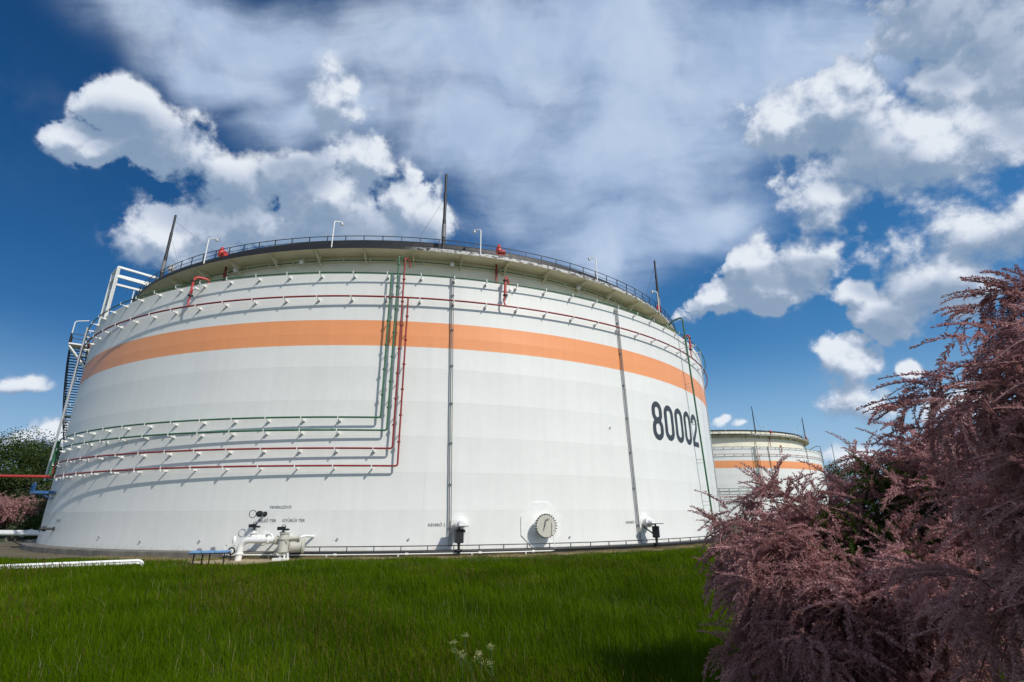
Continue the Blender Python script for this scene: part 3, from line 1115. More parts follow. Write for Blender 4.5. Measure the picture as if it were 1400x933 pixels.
m, t, bs = newmat('meadow_soil')
co = t.node('ShaderNodeTexCoord').outputs['Object']
n1 = t.noise(co, 0.25, 6, 0.6)
n2 = t.noise(co, 2.5, 8, 0.65)
c = t.mix(t.ramp(n1, 0.35, 0.65), (0.030, 0.055, 0.012, 1), (0.050, 0.080, 0.018, 1))
c = t.mix(t.m('MULTIPLY', t.ramp(n2, 0.5, 0.7), 0.6), c, (0.10, 0.085, 0.04, 1))
t.put(bs.inputs['Base Color'], c)
bs.inputs['Roughness'].default_value = 0.95
M['soil'] = m
xs = np.concatenate([[-3000, -1500, -700, -350, -200], np.linspace(-120, 90, 141), [150, 250, 400, 800, 1600, 3000]])
ys = np.concatenate([[-3000, -1000, -300, -100, -40], np.linspace(-15, 70, 86), [90, 130, 200, 350, 700, 1500, 3000]])
gx, gy = np.meshgrid(xs, ys)
gz = ground_h(gx, gy)
nx_, ny_ = len(xs), len(ys)
vs = np.stack([gx, gy, gz], -1).reshape(-1, 3)
fs = [(j * nx_ + i, j * nx_ + i + 1, (j + 1) * nx_ + i + 1, (j + 1) * nx_ + i) for j in range(ny_ - 1) for i in range(nx_ - 1)]
me = bpy.data.meshes.new('ground')
me.from_pydata(vs.tolist(), [], fs)
me.polygons.foreach_set('use_smooth', [True] * len(fs))
me.materials.append(M['soil'])
tag(link('ground', me), kind='structure')


def sheet(name, mat, poly_fn, r0, r1, a0, a1, dz, step=1.0):
    """a strip of ground that follows the tank's foot"""
    vs, fs = [], []
    n = int((a1 - a0) / step) + 1
    k = 6
    for i in range(n):
        a = a0 + (a1 - a0) * i / (n - 1)
        ra, rb = poly_fn(a, r0, r1)
        for q in range(k):
            p = P(a, ra + (rb - ra) * q / (k - 1), 0) + Vector((TC.x, TC.y, 0))
            vs.append((p.x, p.y, float(ground_h(p.x, p.y)) + dz))
    for i in range(n - 1):
        fs += [(i * k + q, i * k + q + 1, (i + 1) * k + q + 1, (i + 1) * k + q) for q in range(k - 1)]
    me = bpy.data.meshes.new(name)
    me.from_pydata(vs, [], fs)
    me.materials.append(mat)
    return tag(link(name, me), kind='structure')


m, t, bs = newmat('trodden_earth')
co = t.node('ShaderNodeTexCoord').outputs['Object']
n1 = t.noise(co, 0.7, 8, 0.65)
n2 = t.noise(co, 9, 6, 0.6)
c = t.mix(t.ramp(n1, 0.35, 0.65), (0.085, 0.068, 0.038, 1), (0.15, 0.12, 0.07, 1))
c = t.mix(t.m('MULTIPLY', t.ramp(n2, 0.45, 0.7), 0.5), c, (0.05, 0.055, 0.02, 1))
t.put(bs.inputs['Base Color'], c)
bs.inputs['Roughness'].default_value = 0.95
M['earth'] = m
sheet('path', M['earth'], lambda a, r0, r1: (r0, r1 + 0.5 * math.sin(a * 0.4)), 41.0, 45.4, -95, -22, 0.03)
M['sand'] = paint('sandy_gravel', (0.33, 0.26, 0.16), 0.95, 0.25, 4, dirt=(0.16, 0.12, 0.07), dirt_amt=0.6, bump=0.4)
sheet('gravel_strip', M['sand'], lambda a, r0, r1: (r0, r1 + 0.35 * math.sin(a * 1.1) + 0.2 * math.sin(a * 2.7)), 41.0, 42.2, -21.5, 75, 0.035, 0.5)
# bare sandy patch in front of the valves
vs = [(0, 0)]
for i in range(40):
    a = 2 * math.pi * i / 40
    rr_ = 1 + 0.18 * math.sin(3 * a) + 0.1 * math.sin(7 * a + 1)
    vs.append((math.cos(a) * 3.3 * rr_, math.sin(a) * 1.5 * rr_))
pv = []
for x, y in vs:
    X, Y = -16.6 + x * 0.95 + y * 0.1, 33.6 + y
    pv.append((X, Y, float(ground_h(X, Y)) + 0.045))
me = bpy.data.meshes.new('sand_patch')
me.from_pydata(pv, [], [(0, i, i % 40 + 1) for i in range(1, 41)])
me.materials.append(M['sand'])
tag(link('sand_patch', me), kind='structure')

# ------------------------------------------------------------------ valve station in front of the tank
TPOS = Vector((TC.x, TC.y, 0))


def W(phi, r, z):
    """point by the tank in world space, z above the ground"""
    return P(phi, r, z) + TPOS


vst = empty('valve_station', W(-2.6, 42.4, 0))
tag(vst, 'white pipe bend with hand valves and beige filter body at the foot of the tank', 'pipe valves')


def vbuild(mb, name, mat, parent=None):
    o = mb.build(name, mat, parent or vst)
    o.matrix_parent_inverse = Matrix.Translation(-vst.location)
    return o


fwd, tan_, up_ = radial(-2.6)
q = MB().tube(bend([W(-4.65, 42.5, 0.0), W(-4.55, 42.5, 1.24), W(-1.2, 42.5, 1.24)], 0.5, 8), 0.19, 18)
q.lathe(W(-4.65, 42.5, 0.42), (0, 0, 1), [(0, 0.27), (0.08, 0.27)], 16)
q.lathe(W(-2.3, 42.5, 1.24), tan_, [(0, 0.25), (0.09, 0.25)], 16)
vbuild(q, 'riser_pipe', M['white'])
c = W(-0.95, 42.5, 0)
q = MB()
q.lathe(c + up_ * 0.48, (0, 0, 1), [(0, 0.20), (0.08, 0.32), (0.80, 0.32), (0.80, 0.38), (0.88, 0.38), (0.88, 0.28), (1.14, 0.26), (1.14, 0.32), (1.20, 0.32)], 20)
q.lathe(c + up_ * 1.24 - tan_ * 0.50, tan_, [(0, 0.27), (0.08, 0.27), (0.08, 0.20), (0.7, 0.20), (0.7, 0.29), (0.8, 0.29)], 18)
vbuild(q, 'filter_body', M['beige'])
q = MB()
d_ = (tan_ * 0.93 - fwd * 0.3).normalized()
q.lathe(c + up_ * 0.86 + tan_ * 0.2 - fwd * 0.35, d_, [(0, 0.2), (0.08, 0.36), (0.78, 0.36), (0.78, 0.44), (0.87, 0.44), (0.92, 0.25)], 22)
q.lathe(c + up_ * 1.36 + tan_ * 0.2 - fwd * 0.1, d_, [(0, 0.13), (0.62, 0.13), (0.62, 0.2), (0.70, 0.2)], 14)
vbuild(q, 'filter_drum', M['beige'])
q = MB()
for s_ in (-0.12, 0.18, 0.42):
    q.bar(c + tan_ * s_, c + tan_ * (s_ * 0.8) + up_ * 0.52, 0.09)
q.box(c - tan_ * 0.05 + up_ * 0.10, (0.85, 0.5, 0.24), (tan_, fwd, up_))
vbuild(q, 'support_legs', M['white'])


def actuator(c, name):
    q = MB()
    q.lathe(c, (0, 0, 1), [(0, 0.17), (0.05, 0.17), (0.05, 0.07), (0.22, 0.07), (0.22, 0.11), (0.36, 0.11)], 14)
    q.box(c + tan_ * -0.24 + up_ * 0.24, (0.26, 0.18, 0.2), (tan_, fwd, up_))
    q.box(c + tan_ * 0.20 + up_ * 0.18, (0.22, 0.15, 0.12), (tan_, fwd, up_))
    q.bar(c + up_ * 0.18 - tan_ * 0.3, c + up_ * 0.18 + tan_ * 0.4, 0.05)
    q.tube([c + fwd * 0.2 + tan_ * 0.1 + up_ * 0.34 + (tan_ * math.cos(a) + up_ * math.sin(a)) * 0.13 for a in np.linspace(0, 2 * math.pi, 17)[:-1]], 0.018, 6, closed=True)
    return vbuild(q, name, M['black'])


actuator(c + up_ * 1.68 - tan_ * 0.12, 'valve_actuator')
n2c = W(-4.55, 41.3, 1.24)
q = MB().lathe(W(-4.55, 39.98, 1.24), radial(-4.55)[0], [(0, 0.42), (0.05, 0.42), (0.05, 0.2), (0.7, 0.2), (0.7, 0.3), (0.78, 0.3), (0.78, 0.24), (1.3, 0.24), (1.3, 0.3), (1.38, 0.3)], 20)
q.lathe(n2c, (0, 0, 1), [(0, 0.22), (0.35, 0.18), (0.35, 0.26), (0.42, 0.26), (0.42, 0.08), (0.62, 0.08)], 16)
vbuild(q, 'gate_valve', M['white'])
actuator(n2c + up_ * 0.58, 'valve_actuator')
q = MB().lathe(W(-2.2, 39.98, 1.2), radial(-2.2)[0], [(0, 0.36), (0.05, 0.36), (0.05, 0.17), (1.4, 0.17), (1.4, 0.26), (1.48, 0.26)], 18)
q.tube(bend([W(-2.2, 41.5, 1.2), W(-2.2, 42.0, 1.2), W(-1.2, 42.3, 1.2)], 0.3, 5), 0.15, 14)
vbuild(q, 'outlet_pipe', M['white'])
q = MB().tube(bend([W(-3.3, 40.0, 1.1), W(-3.3, 41.2, 1.1), W(-3.3, 41.4, 1.55), W(-2.6, 41.6, 1.55), W(-2.5, 41.6, 1.0)], 0.2, 5), 0.07, 10)
vbuild(q, 'bypass_pipe', M['white'])
q = MB().tube(bend([W(0.3, 40.0, 1.35), W(0.1, 41.2, 1.45), W(-0.4, 41.9, 1.25)], 0.3, 5), 0.08, 10)
vbuild(q, 'drain_bend', M['white'])
q = MB()
for phi in (-6.45, -5.75, -5.3):
    q.bar(W(phi, 41.9, 0.3), W(phi, 41.9, 1.0), 0.09)
q.bar(W(-6.55, 41.9, 1.03), W(-5.2, 41.9, 1.03), 0.14, 0.2)
q.lathe(W(-5.75, 41.9, 1.06), (0, 0, 1), [(0, 0.10), (0.18, 0.13), (0.36, 0.10), (0.42, 0.03)], 14)
q.bar(W(-5.1, 42.1, 0.3), W(-5.1, 42.1, 0.95), 0.13)
vbuild(q, 'pump_frame', M['white'])
q = MB().tube([W(-5.25, 42.6, 0.62) + (tan_ * math.cos(a) + up_ * math.sin(a)) * 0.19 for a in np.linspace(0, 2 * math.pi, 21)[:-1]], 0.05, 8, closed=True)
q.bar(W(-5.25, 42.6, 0.45), W(-5.25, 42.6, 0.05), 0.06)
vbuild(q, 'hand_wheel', M['black'])

# ------------------------------------------------------------------ stand with blue lids
st_ = empty('lid_stand', (-17.05, 31.15, 0))
tag(st_, 'low black stand with blue lids in the grass before the tank', 'stand')
q = MB()
ux, uy = Vector((0.97, 0.22, 0)), Vector((-0.22, 0.97, 0))
for x, y in ((-0.82, 0), (-0.1, 0.35), (0.80, -0.15), (-0.5, 0.42)):
    q.bar(ux * x + uy * y, ux * x * 0.98 + uy * y + Vector((0, 0, 0.70)), 0.055)
q.box(Vector((0, 0, 0.705)), (1.95, 0.9, 0.05), (ux, uy, Z_))
o = q.build('frame', M['black'], st_)
for x, w in ((-0.68, 0.6), (0.0, 0.66), (0.68, 0.6)):
    q = MB().box(ux * x + Vector((0, 0, 0.768)), (w, 0.85, 0.07), (ux, uy, Z_))
    q.box(ux * x + Vector((0, 0, 0.815)), (w * 0.7, 0.6, 0.03), (ux, uy, Z_))
    q.build('lid', M['paleblue'], st_)
for x, h in ((0.1, 0.16), (-0.6, 0.10)):
    q = MB().box(ux * x + Vector((0, 0, 0.83 + h / 2)), (0.2, 0.18, h), (ux, uy, Z_)).lathe(ux * x + Vector((0, 0, 0.83 + h)), (0, 0, 1), [(0, 0.06), (0.04, 0.04)], 10)
    q.build('switch_box', M['grey'], st_)

# ------------------------------------------------------------------ pipelines on the ground


def pipeline(name, label, pts, r, z, gap, mat, sup_step, group=None, sup=True, sup_end=False):
    o = empty(name, (pts[0][0], pts[0][1], 0))
    tag(o, label, 'pipeline', group)
    inv = Matrix.Translation(-o.location)
    for k in range(2):
        off = Vector((0, 0, 0))
        d = Vector((pts[-1][0] - pts[0][0], pts[-1][1] - pts[0][1], 0)).normalized()
        nrm = Vector((-d.y, d.x, 0))
        pp = [Vector((x, y, z - (0.12 if k else 0))) - nrm * gap * k for x, y in pts]
        if not sup_end:
            pp.append(pp[-1] + d * 0.25 - Vector((0, 0, 0.6)))
        w = MB().tube(bend(pp, 0.2, 4), r * (0.9 if k else 1), 12).build('pipe', mat, o)
        w.matrix_parent_inverse = inv
        fl = MB()
        L_ = (pp[-1] - pp[0]).length
        for i in range(int(L_ / 6)):
            fl.lathe(pp[0] + d * (3 + 6 * i), d, [(0, r * 1.5), (0.1, r * 1.5)], 12)
        f = fl.build('flange', mat, w)
    if sup:
        s = MB()
        L_ = (Vector(pts[-1]) - Vector(pts[0])).length
        for i in range(int(L_ / sup_step) + 1):
            p = Vector((pts[0][0], pts[0][1], 0)) + d * (1 + sup_step * i) - nrm * gap / 2
            s.box(p + Vector((0, 0, (z - r - 0.1) / 2)), (gap + 0.5, 0.25, max(0.1, z - r - 0.1)), (nrm, d, Z_))
        s = s.build('pipe_support', M['concrete'], o)
        s.matrix_parent_inverse = inv
    return o


pipeline('pipeline', 'pair of thin white pipes in the grass at the lower left', [(-46, 16.2), (-26.9, 28.3), (-21.3, 31.85)], 0.08, 0.27, 0.36, M['white'], 5.0, 'white pipelines on the ground')
pipeline('pipeline', 'thick white pipeline passing behind the tank below the trees', [(-110, 77.0), (-60, 63.2), (-45, 59.5)], 0.24, 0.95, 0.75, M['white'], 6.0, 'white pipelines on the ground', sup_end=True)

M['line_red'] = paint('worn_red_paint', (0.38, 0.040, 0.028), 0.5, 0.12, 1.5)
# red pipes that come in from the left at mid height
rp = empty('red_pipeline', (-60, 44, 0))
tag(rp, 'two red pipes reaching the tank from the left above the bushes', 'pipeline')
inv = Matrix.Translation(-rp.location)
pA = W(-42.0, R_OUT + STAND, 6.0)
for k in range(2):
    q = MB().tube([Vector((-74, 40.4, 6.2 + 0.02 * k)) + Vector((0.1, -0.30, 0)) * k, pA + Vector((-0.3, 0.2, 0)) - Vector((0, 0.30, 0.03)) * k], 0.125, 12)
    o = q.build('pipe', M['line_red'], rp)
    o.matrix_parent_inverse = inv
q = MB()
for x, y in ((-56, 46.0), (-68, 42.3)):
    q.bar((x, y + 0.5, 0), (x, y + 0.5, 5.95), 0.2)
    q.bar((x, y - 0.7, 5.9), (x, y + 0.8, 5.9), 0.18)
o = q.build('support_post', M['grey'], rp)
o.matrix_parent_inverse = inv

# blue platform at the wall below the red pipes
bl = empty('blue_platform', W(-42.8, R_OUT, 0))
inv = Matrix.Translation(-bl.location)
tag(bl, 'small blue railed platform on the wall under the red pipes', 'platform')
rr, tt, zz = radial(-42.8)
q = MB().box(W(-42.8, R_OUT + 0.75, 4.65), (2.6, 1.4, 0.22), (tt, rr, zz))
o = q.build('deck', M['blue'], bl)
o.matrix_parent_inverse = inv
q = MB()
for x in (-1.25, -0.4, 0.45, 1.25):
    q.bar(W(-42.8, R_OUT + 1.42, 4.76) + tt * x, W(-42.8, R_OUT + 1.42, 5.40) + tt * x, 0.07)
for h in (5.3, 5.40):
    q.bar(W(-42.8, R_OUT + 1.42, h) - tt * 1.25, W(-42.8, R_OUT + 1.42, h) + tt * 1.25, 0.07)
for s_ in (-1.1, 1.1):
    q.bar(W(-42.8, R_OUT + 1.0, 4.56) + tt * s_, W(-42.8, R_OUT + 0.02, 4.1) + tt * s_, 0.07)
o = q.build('guard_rail', M['blue'], bl)
o.matrix_parent_inverse = inv

# slim mast far behind on the right
fm = empty('far_mast', (157, 255, 0))
tag(fm, 'slim dark mast far off to the right of the distant tank', 'mast')
MB().tube([(0, 0, 0), (0, 0, 34)], 0.28, 8, r2=0.12).build('pole', M['grey'], fm)
MB().lathe((0, 0, 33.9), (0, 0, 1), [(0, 0.2), (0.5, 0.2), (0.6, 0.05), (2.0, 0.03)], 8).build('finial', M['grey'], fm)

# ------------------------------------------------------------------ vegetation


def leaf_material(name, stops, trans=0.3, rough=0.6, spec=0.2, tint=(1.3, 1.3, 0.8, 1), noise_scale=0.8, noise_mix=0.5):
    """colour varies from leaf to leaf and in soft patches; a share of the light passes through"""
    m, t, bs = newmat(name)
    geo = t.node('ShaderNodeNewGeometry')
    r = geo.outputs['Random Per Island']
    co = t.node('ShaderNodeTexCoord').outputs['Object']
    n = t.noise(co, noise_scale, 4, 0.6)
    f = t.m('ADD', t.m('MULTIPLY', r, 1 - noise_mix), t.m('MULTIPLY', t.ramp(n, 0.3, 0.7), noise_mix))
    cr = t.node('ShaderNodeValToRGB')
    e = cr.color_ramp.elements
    e[0].position, e[0].color = stops[0][0], stops[0][1] + (1,)
    e[1].position, e[1].color = stops[-1][0], stops[-1][1] + (1,)
    for p, c in stops[1:-1]:
        q = e.new(p)
        q.color = c + (1,)
    t.put(cr.inputs[0], f)
    t.put(bs.inputs['Base Color'], cr.outputs[0])
    bs.inputs['Roughness'].default_value = rough
    bs.inputs['Specular IOR Level'].default_value = spec
    tr = t.node('ShaderNodeBsdfTranslucent')
    t.put(tr.inputs['Color'], t.mix(1.0, cr.outputs[0], tint, 'MULTIPLY'))
    mx = t.node('ShaderNodeMixShader')
    mx.inputs[0].default_value = trans
    out = [n_ for n_ in m.node_tree.nodes if n_.type == 'OUTPUT_MATERIAL'][0]
    t.l.new(bs.outputs[0], mx.inputs[1])
    t.l.new(tr.outputs[0], mx.inputs[2])
    t.l.new(mx.outputs[0], out.inputs[0])
    return m


def np_mesh(name, verts, quads, mat, parent=None, tris=None, smooth=False):
    """fast mesh from numpy: verts (n,3), quads (k,4), tris (j,3)"""
    me = bpy.data.meshes.new(name)
    nv = len(verts)
    parts = []
    sizes = []
    if quads is not None and len(quads):
        parts.append(quads.reshape(-1))
        sizes.append(np.full(len(quads), 4))
    if tris is not None and len(tris):
        parts.append(tris.reshape(-1))
        sizes.append(np.full(len(tris), 3))
    loops = np.concatenate(parts).astype(np.int32)
    sz = np.concatenate(sizes).astype(np.int32)
    me.vertices.add(nv)
    me.vertices.foreach_set('co', np.ascontiguousarray(verts, dtype=np.float32).reshape(-1))
    me.loops.add(len(loops))
    me.loops.foreach_set('vertex_index', loops)
    me.polygons.add(len(sz))
    me.polygons.foreach_set('loop_start', np.concatenate([[0], np.cumsum(sz)[:-1]]).astype(np.int32))
    me.polygons.foreach_set('loop_total', sz)
    if smooth:
        me.polygons.foreach_set('use_smooth', np.ones(len(sz), dtype=bool))
    me.update(calc_edges=True)
    me.materials.append(mat)
    return link(name, me, parent)


def unit(v):
    return v / np.maximum(np.linalg.norm(v, axis=-1, keepdims=True), 1e-9)


def leaf_quads(c, d, n, length, width):
    """diamond leaves at c (k,3) pointing along d, facing about n"""
    s = unit(np.cross(d, n))
    l_ = length[:, None]
    w = width[:, None]
    v = np.stack([c, c + d * l_ * 0.5 + s * w * 0.5, c + d * l_, c + d * l_ * 0.5 - s * w * 0.5], 1)
    k = len(c)
    return v.reshape(-1, 3), (np.arange(k)[:, None] * 4 + np.arange(4)[None, :])


# ------------------------------------------------------------------ meadow grass
rng = np.random.default_rng(7)
M['grass'] = leaf_material('meadow_grass', [(0.0, (0.030, 0.058, 0.0008)), (0.45, (0.058, 0.108, 0.001)), (0.85, (0.095, 0.150, 0.002)), (1.0, (0.17, 0.175, 0.025))], 0.32, 0.7, spec=0.04, noise_scale=0.35, noise_mix=0.55)
M['seed'] = leaf_material('ripe_grass_heads', [(0.0, (0.050, 0.045, 0.008)), (0.6, (0.085, 0.072, 0.016)), (1.0, (0.15, 0.135, 0.045))], 0.2, 0.8, spec=0.02)
M['dry'] = leaf_material('dry_grass', [(0.0, (0.10, 0.09, 0.03)), (0.5, (0.24, 0.20, 0.09)), (1.0, (0.36, 0.30, 0.16))], 0.25, 0.6)


def in_field(x, y):
    """True where meadow grows: not on the slab, the dirt, the sand or under the big bush"""
    dx, dy = x - TC.x, y - TC.y
    r = np.hypot(dx, dy)
    phi = np.degrees(np.arctan2(dx, -dy))
    ok = r > np.where(phi < -21, 45.0 + 0.5 * np.sin(phi * 0.4), 42.0 + 0.4 * np.sin(phi * 1.1))
    sx, sy = (x + 16.6) / 3.0, (y - 33.6) / 1.35
    ok &= (sx * sx + sy * sy) > 1.0
    return ok


def scatter(n, d0, d1, az0, az1, power=1.0):
    """random points around the camera between two distances, density falling as distance**-power"""
    u = rng.random(n)
    e = 2.0 - power
    d = (d0 ** e + (d1 ** e - d0 ** e) * u) ** (1 / e)
    a = np.radians(az0 + (az1 - az0) * rng.random(n))
    return d * np.sin(a), d * np.cos(a)


def blades(x, y, h, w, lean, bend_, seed_frac=0):
    n = len(x)
    z = ground_h(x, y)
    a = rng.random(n) * 2 * np.pi
    fx, fy = np.cos(a), np.sin(a)
    b = rng.random(n) * 2 * np.pi
    wind = np.radians(200)
    lx = lean * (0.7 * np.cos(b) + 0.5 * math.cos(wind))
    ly = lean * (0.7 * np.sin(b) + 0.5 * math.sin(wind))
    p0 = np.stack([x, y, z - 0.02], 1)
    p1 = np.stack([x + lx * h * 0.4, y + ly * h * 0.4, z + h * 0.55], 1)
    p2 = np.stack([x + lx * h * (1 + bend_), y + ly * h * (1 + bend_), z + h * (1 - 0.15 * bend_)], 1)
    s = np.stack([fx * w / 2, fy * w / 2, np.zeros(n)], 1)
    v = np.stack([p0 - s, p0 + s, p1 + s * 0.8, p1 - s * 0.8, p2], 1).reshape(-1, 3)
    i = np.arange(n)[:, None] * 5
    return v, i + np.array([[0, 1, 2, 3]]), i + np.array([[3, 2, 4]])


def patch(x, y, k, s):
    return 0.5 + 0.25 * np.sin(x * k + s) * np.cos(y * k * 0.9 + s * 2) + 0.25 * np.sin(x * k * 2.3 + y * k * 1.7 + s)


N = 520000
x, y = scatter(N, 3.2, 75, -62, 40, 1.35)
ok = in_field(x, y)
x, y = x[ok], y[ok]
d = np.hypot(x, y)
hh_ = (0.24 + 0.28 * rng.random(len(x)) ** 1.4) * (0.75 + 0.5 * patch(x, y, 0.45, 1.0))
hh_ *= np.clip((np.hypot(x - TC.x, y - TC.y) - 41.0) / 12 + 0.25, 0.3, 1.0)
hh_ *= np.where((np.abs(x + 17) < 2.2) & (np.abs(y - 31.3) < 1.6), 0.5, 1.0)
w = 0.0045 + 0.00055 * d
v, qd, tr_ = blades(x, y, hh_, w * (0.7 + 0.6 * rng.random(len(x))), 0.35 * rng.random(len(x)) + 0.08, rng.random(len(x)) * 0.8)
tag(np_mesh('grass', v, qd, M['grass'], tris=tr_), kind='stuff')

# seed stalks: thin reddish-brown haze over the green
x, y = scatter(26000, 4.0, 40, -62, 40, 1.2)
pk = patch(x, y, 0.30, 4.0)
ok = in_field(x, y) & (rng.random(len(x)) < np.clip((pk - 0.45) * 2.2, 0.03, 1)) & (np.hypot(x - TC.x, y - TC.y) > 49)
x, y = x[ok], y[ok]
d = np.hypot(x, y)
hs_ = 0.40 + 0.26 * rng.random(len(x))
v1, q1, t1 = blades(x, y, hs_, 0.0022 + 0.00022 * d, 0.22 * rng.random(len(x)) + 0.03, rng.random(len(x)) * 0.5)
tip = v1.reshape(-1, 5, 3)[:, 4]
base_ = v1.reshape(-1, 5, 3)[:, 3]
dr = unit(tip - base_)
vv, qq = [v1], [q1]
off = len(v1)
for k in range(3):
    aa = rng.random((len(x), 3)) - 0.5
    dd = unit(dr + aa * 0.35)
    lv, lq = leaf_quads(tip - dr * (0.05 * k + 0.02), dd, unit(rng.random((len(x), 3)) - 0.5), 0.07 + 0.05 * rng.random(len(x)), 0.006 + 0.0007 * d)
    vv.append(lv)
    qq.append(lq + off)
    off += len(lv)
tag(np_mesh('seed_grass', np.concatenate(vv), np.concatenate(qq), M['seed'], tris=t1), kind='stuff')

# dry grass and weeds along the foot of the slab
n = 26000
ph = -21 + 92 * rng.random(n)
rr_ = R_OUT + 1.1 + 1.9 * rng.random(n) ** 1.3
x = TC.x + rr_ * np.sin(np.radians(ph))
y = TC.y - rr_ * np.cos(np.radians(ph))
sx, sy = (x + 16.6) / 2.6, (y - 33.6) / 1.1
ok = (sx * sx + sy * sy) > 1.0
x, y = x[ok], y[ok]
v, qd, tr_ = blades(x, y, 0.08 + 0.22 * rng.random(len(x)) * patch(x, y, 0.8, 2), np.full(len(x), 0.018), 0.5 * rng.random(len(x)), rng.random(len(x)))
# pale straws scattered through the meadow
x, y = scatter(5200, 4.0, 34, -62, 40, 1.5)
ok = in_field(x, y) & (rng.random(len(x)) < 0.35 + 0.65 * patch(x, y, 0.5, 3.0))
x, y = x[ok], y[ok]
v2, q2, t2 = blades(x, y, 0.34 + 0.30 * rng.random(len(x)), 0.0030 + 0.00026 * np.hypot(x, y), 0.55 * rng.random(len(x)), rng.random(len(x)))
tag(np_mesh('dry_grass', np.concatenate([v, v2]), np.concatenate([qd, q2 + len(v)]), M['dry'], tris=np.concatenate([tr_, t2 + len(v)])), kind='stuff')


# ------------------------------------------------------------------ white umbels in the meadow
M['umbel'] = paint('cream_blossom', (0.40, 0.39, 0.17), 0.7, 0.1, 40)
M['stem'] = paint('green_stem', (0.05, 0.09, 0.02), 0.6, 0.1, 5)
for i, (px, py) in enumerate(((-0.98, 9.9), (-0.84, 10.05), (-0.78, 8.9), (-0.48, 8.75), (-0.30, 8.55), (-0.36, 9.5), (-0.62, 8.7))):
    pl_ = empty('flowering_plant', (px, py, float(ground_h(px, py))))
    tag(pl_, 'cream flowering weed among a small cluster in the middle of the meadow', 'flower', 'cream flowers in the meadow')
    st_m = MB()
    fl_v, fl_q = [], []
    off = 0
    h_ = 0.62 + 0.1 * rng.random()
    st_m.tube([(0, 0, -0.05), (0.02, 0.01, h_ * 0.6), (0.0, 0.03, h_)], 0.006, 5)
    for k in range(4):
        e = Vector((rng.normal() * 0.07, rng.normal() * 0.07, h_ + 0.03 + 0.06 * rng.random()))
        st_m.tube([(0.0, 0.02, h_ * 0.8), e], 0.003, 4)
        m_ = 20
        c_ = np.array(e)[None, :] + rng.normal(size=(m_, 3)) * np.array([0.030, 0.030, 0.014])
        dd = unit(rng.normal(size=(m_, 3)) + np.array([0, 0, 0.3]))
        lv, lq = leaf_quads(c_, dd, unit(rng.normal(size=(m_, 3)) + np.array([0, 0, 2])), np.full(m_, 0.014), np.full(m_, 0.012))
        fl_v.append(lv)
        fl_q.append(lq + off)
        off += len(lv)
    st_m.build('stem', M['stem'], pl_)
    np_mesh('blossom', np.concatenate(fl_v), np.concatenate(fl_q), M['umbel'], pl_)


# ------------------------------------------------------------------ tamarisks
M['tamarisk'] = leaf_material('tamarisk_blossom', [(0.0, (0.19, 0.085, 0.078)), (0.4, (0.45, 0.25, 0.24)), (0.75, (0.66, 0.41, 0.405)), (1.0, (0.82, 0.60, 0.59))], 0.45, 0.7, tint=(1.1, 1.05, 1.05, 1), noise_scale=1.6, noise_mix=0.45)
M['tamleaf'] = leaf_material('tamarisk_leaf', [(0.0, (0.025, 0.050, 0.006)), (0.6, (0.055, 0.10, 0.012)), (1.0, (0.10, 0.15, 0.02))], 0.3, 0.6)
M['bark'] = paint('dark_bark', (0.045, 0.032, 0.024), 0.9, 0.25, 12, bump=0.4)


def plume_template(seed, length=0.34, n_rac=38, rac=0.036, wid=0.0065):
    """one feathery branchlet along +x that droops at its end: little spikes all round a thin stem"""
    r = np.random.default_rng(seed)
    t_ = np.linspace(0.04, 1, n_rac)
    droop = 0.50 + 0.38 * r.random()
    cx = t_ * length
    cz = -droop * length * t_ ** 2
    sway = 0.06 * length * np.sin(t_ * 3 + r.random() * 6)
    c = np.stack([cx, sway, cz], 1)
    tang = unit(np.stack([np.full(n_rac, 1.0), np.full(n_rac, 0.0), -2 * droop * t_], 1))
    a = r.random(n_rac) * 2 * np.pi
    side = np.stack([np.zeros(n_rac), np.cos(a), np.sin(a)], 1)
    dirn = unit(tang * (0.55 + 0.3 * r.random((n_rac, 1))) + side * 0.8)
    L = rac * (0.7 + 0.6 * r.random(n_rac)) * (1 - 0.55 * t_ ** 3)
    vv, qq, off = [], [], 0
    for k in range(2):
        nn = unit(r.normal(size=(n_rac, 3)))
        v_, q_ = leaf_quads(c, dirn, nn, L, np.full(n_rac, wid))
        vv.append(v_)
        qq.append(q_ + off)
        off += len(v_)
    # stem
    tt_ = np.linspace(0, 1, 6)
    sc_ = np.stack([tt_ * length, 0.06 * length * np.sin(tt_ * 3), -droop * length * tt_ ** 2], 1)
    up = np.array([0, 0, 0.0028])
    sv = np.concatenate([sc_ - up, sc_ + up])
    sq = np.array([[i, i + 1, 7 + i, 6 + i] for i in range(5)])
    vv.append(sv)
    qq.append(sq + off)
    return np.concatenate(vv), np.concatenate(qq)


TEMPL = [plume_template(k, 0.32, 84, 0.040, 0.0125) for k in range(8)]
TEMPL_NEAR = [plume_template(50 + k, 0.32, 100, 0.036, 0.0105) for k in range(8)]
TEMPL_FAR = [plume_template(90 + k, 0.40, 12, 0.14, 0.05) for k in range(4)]


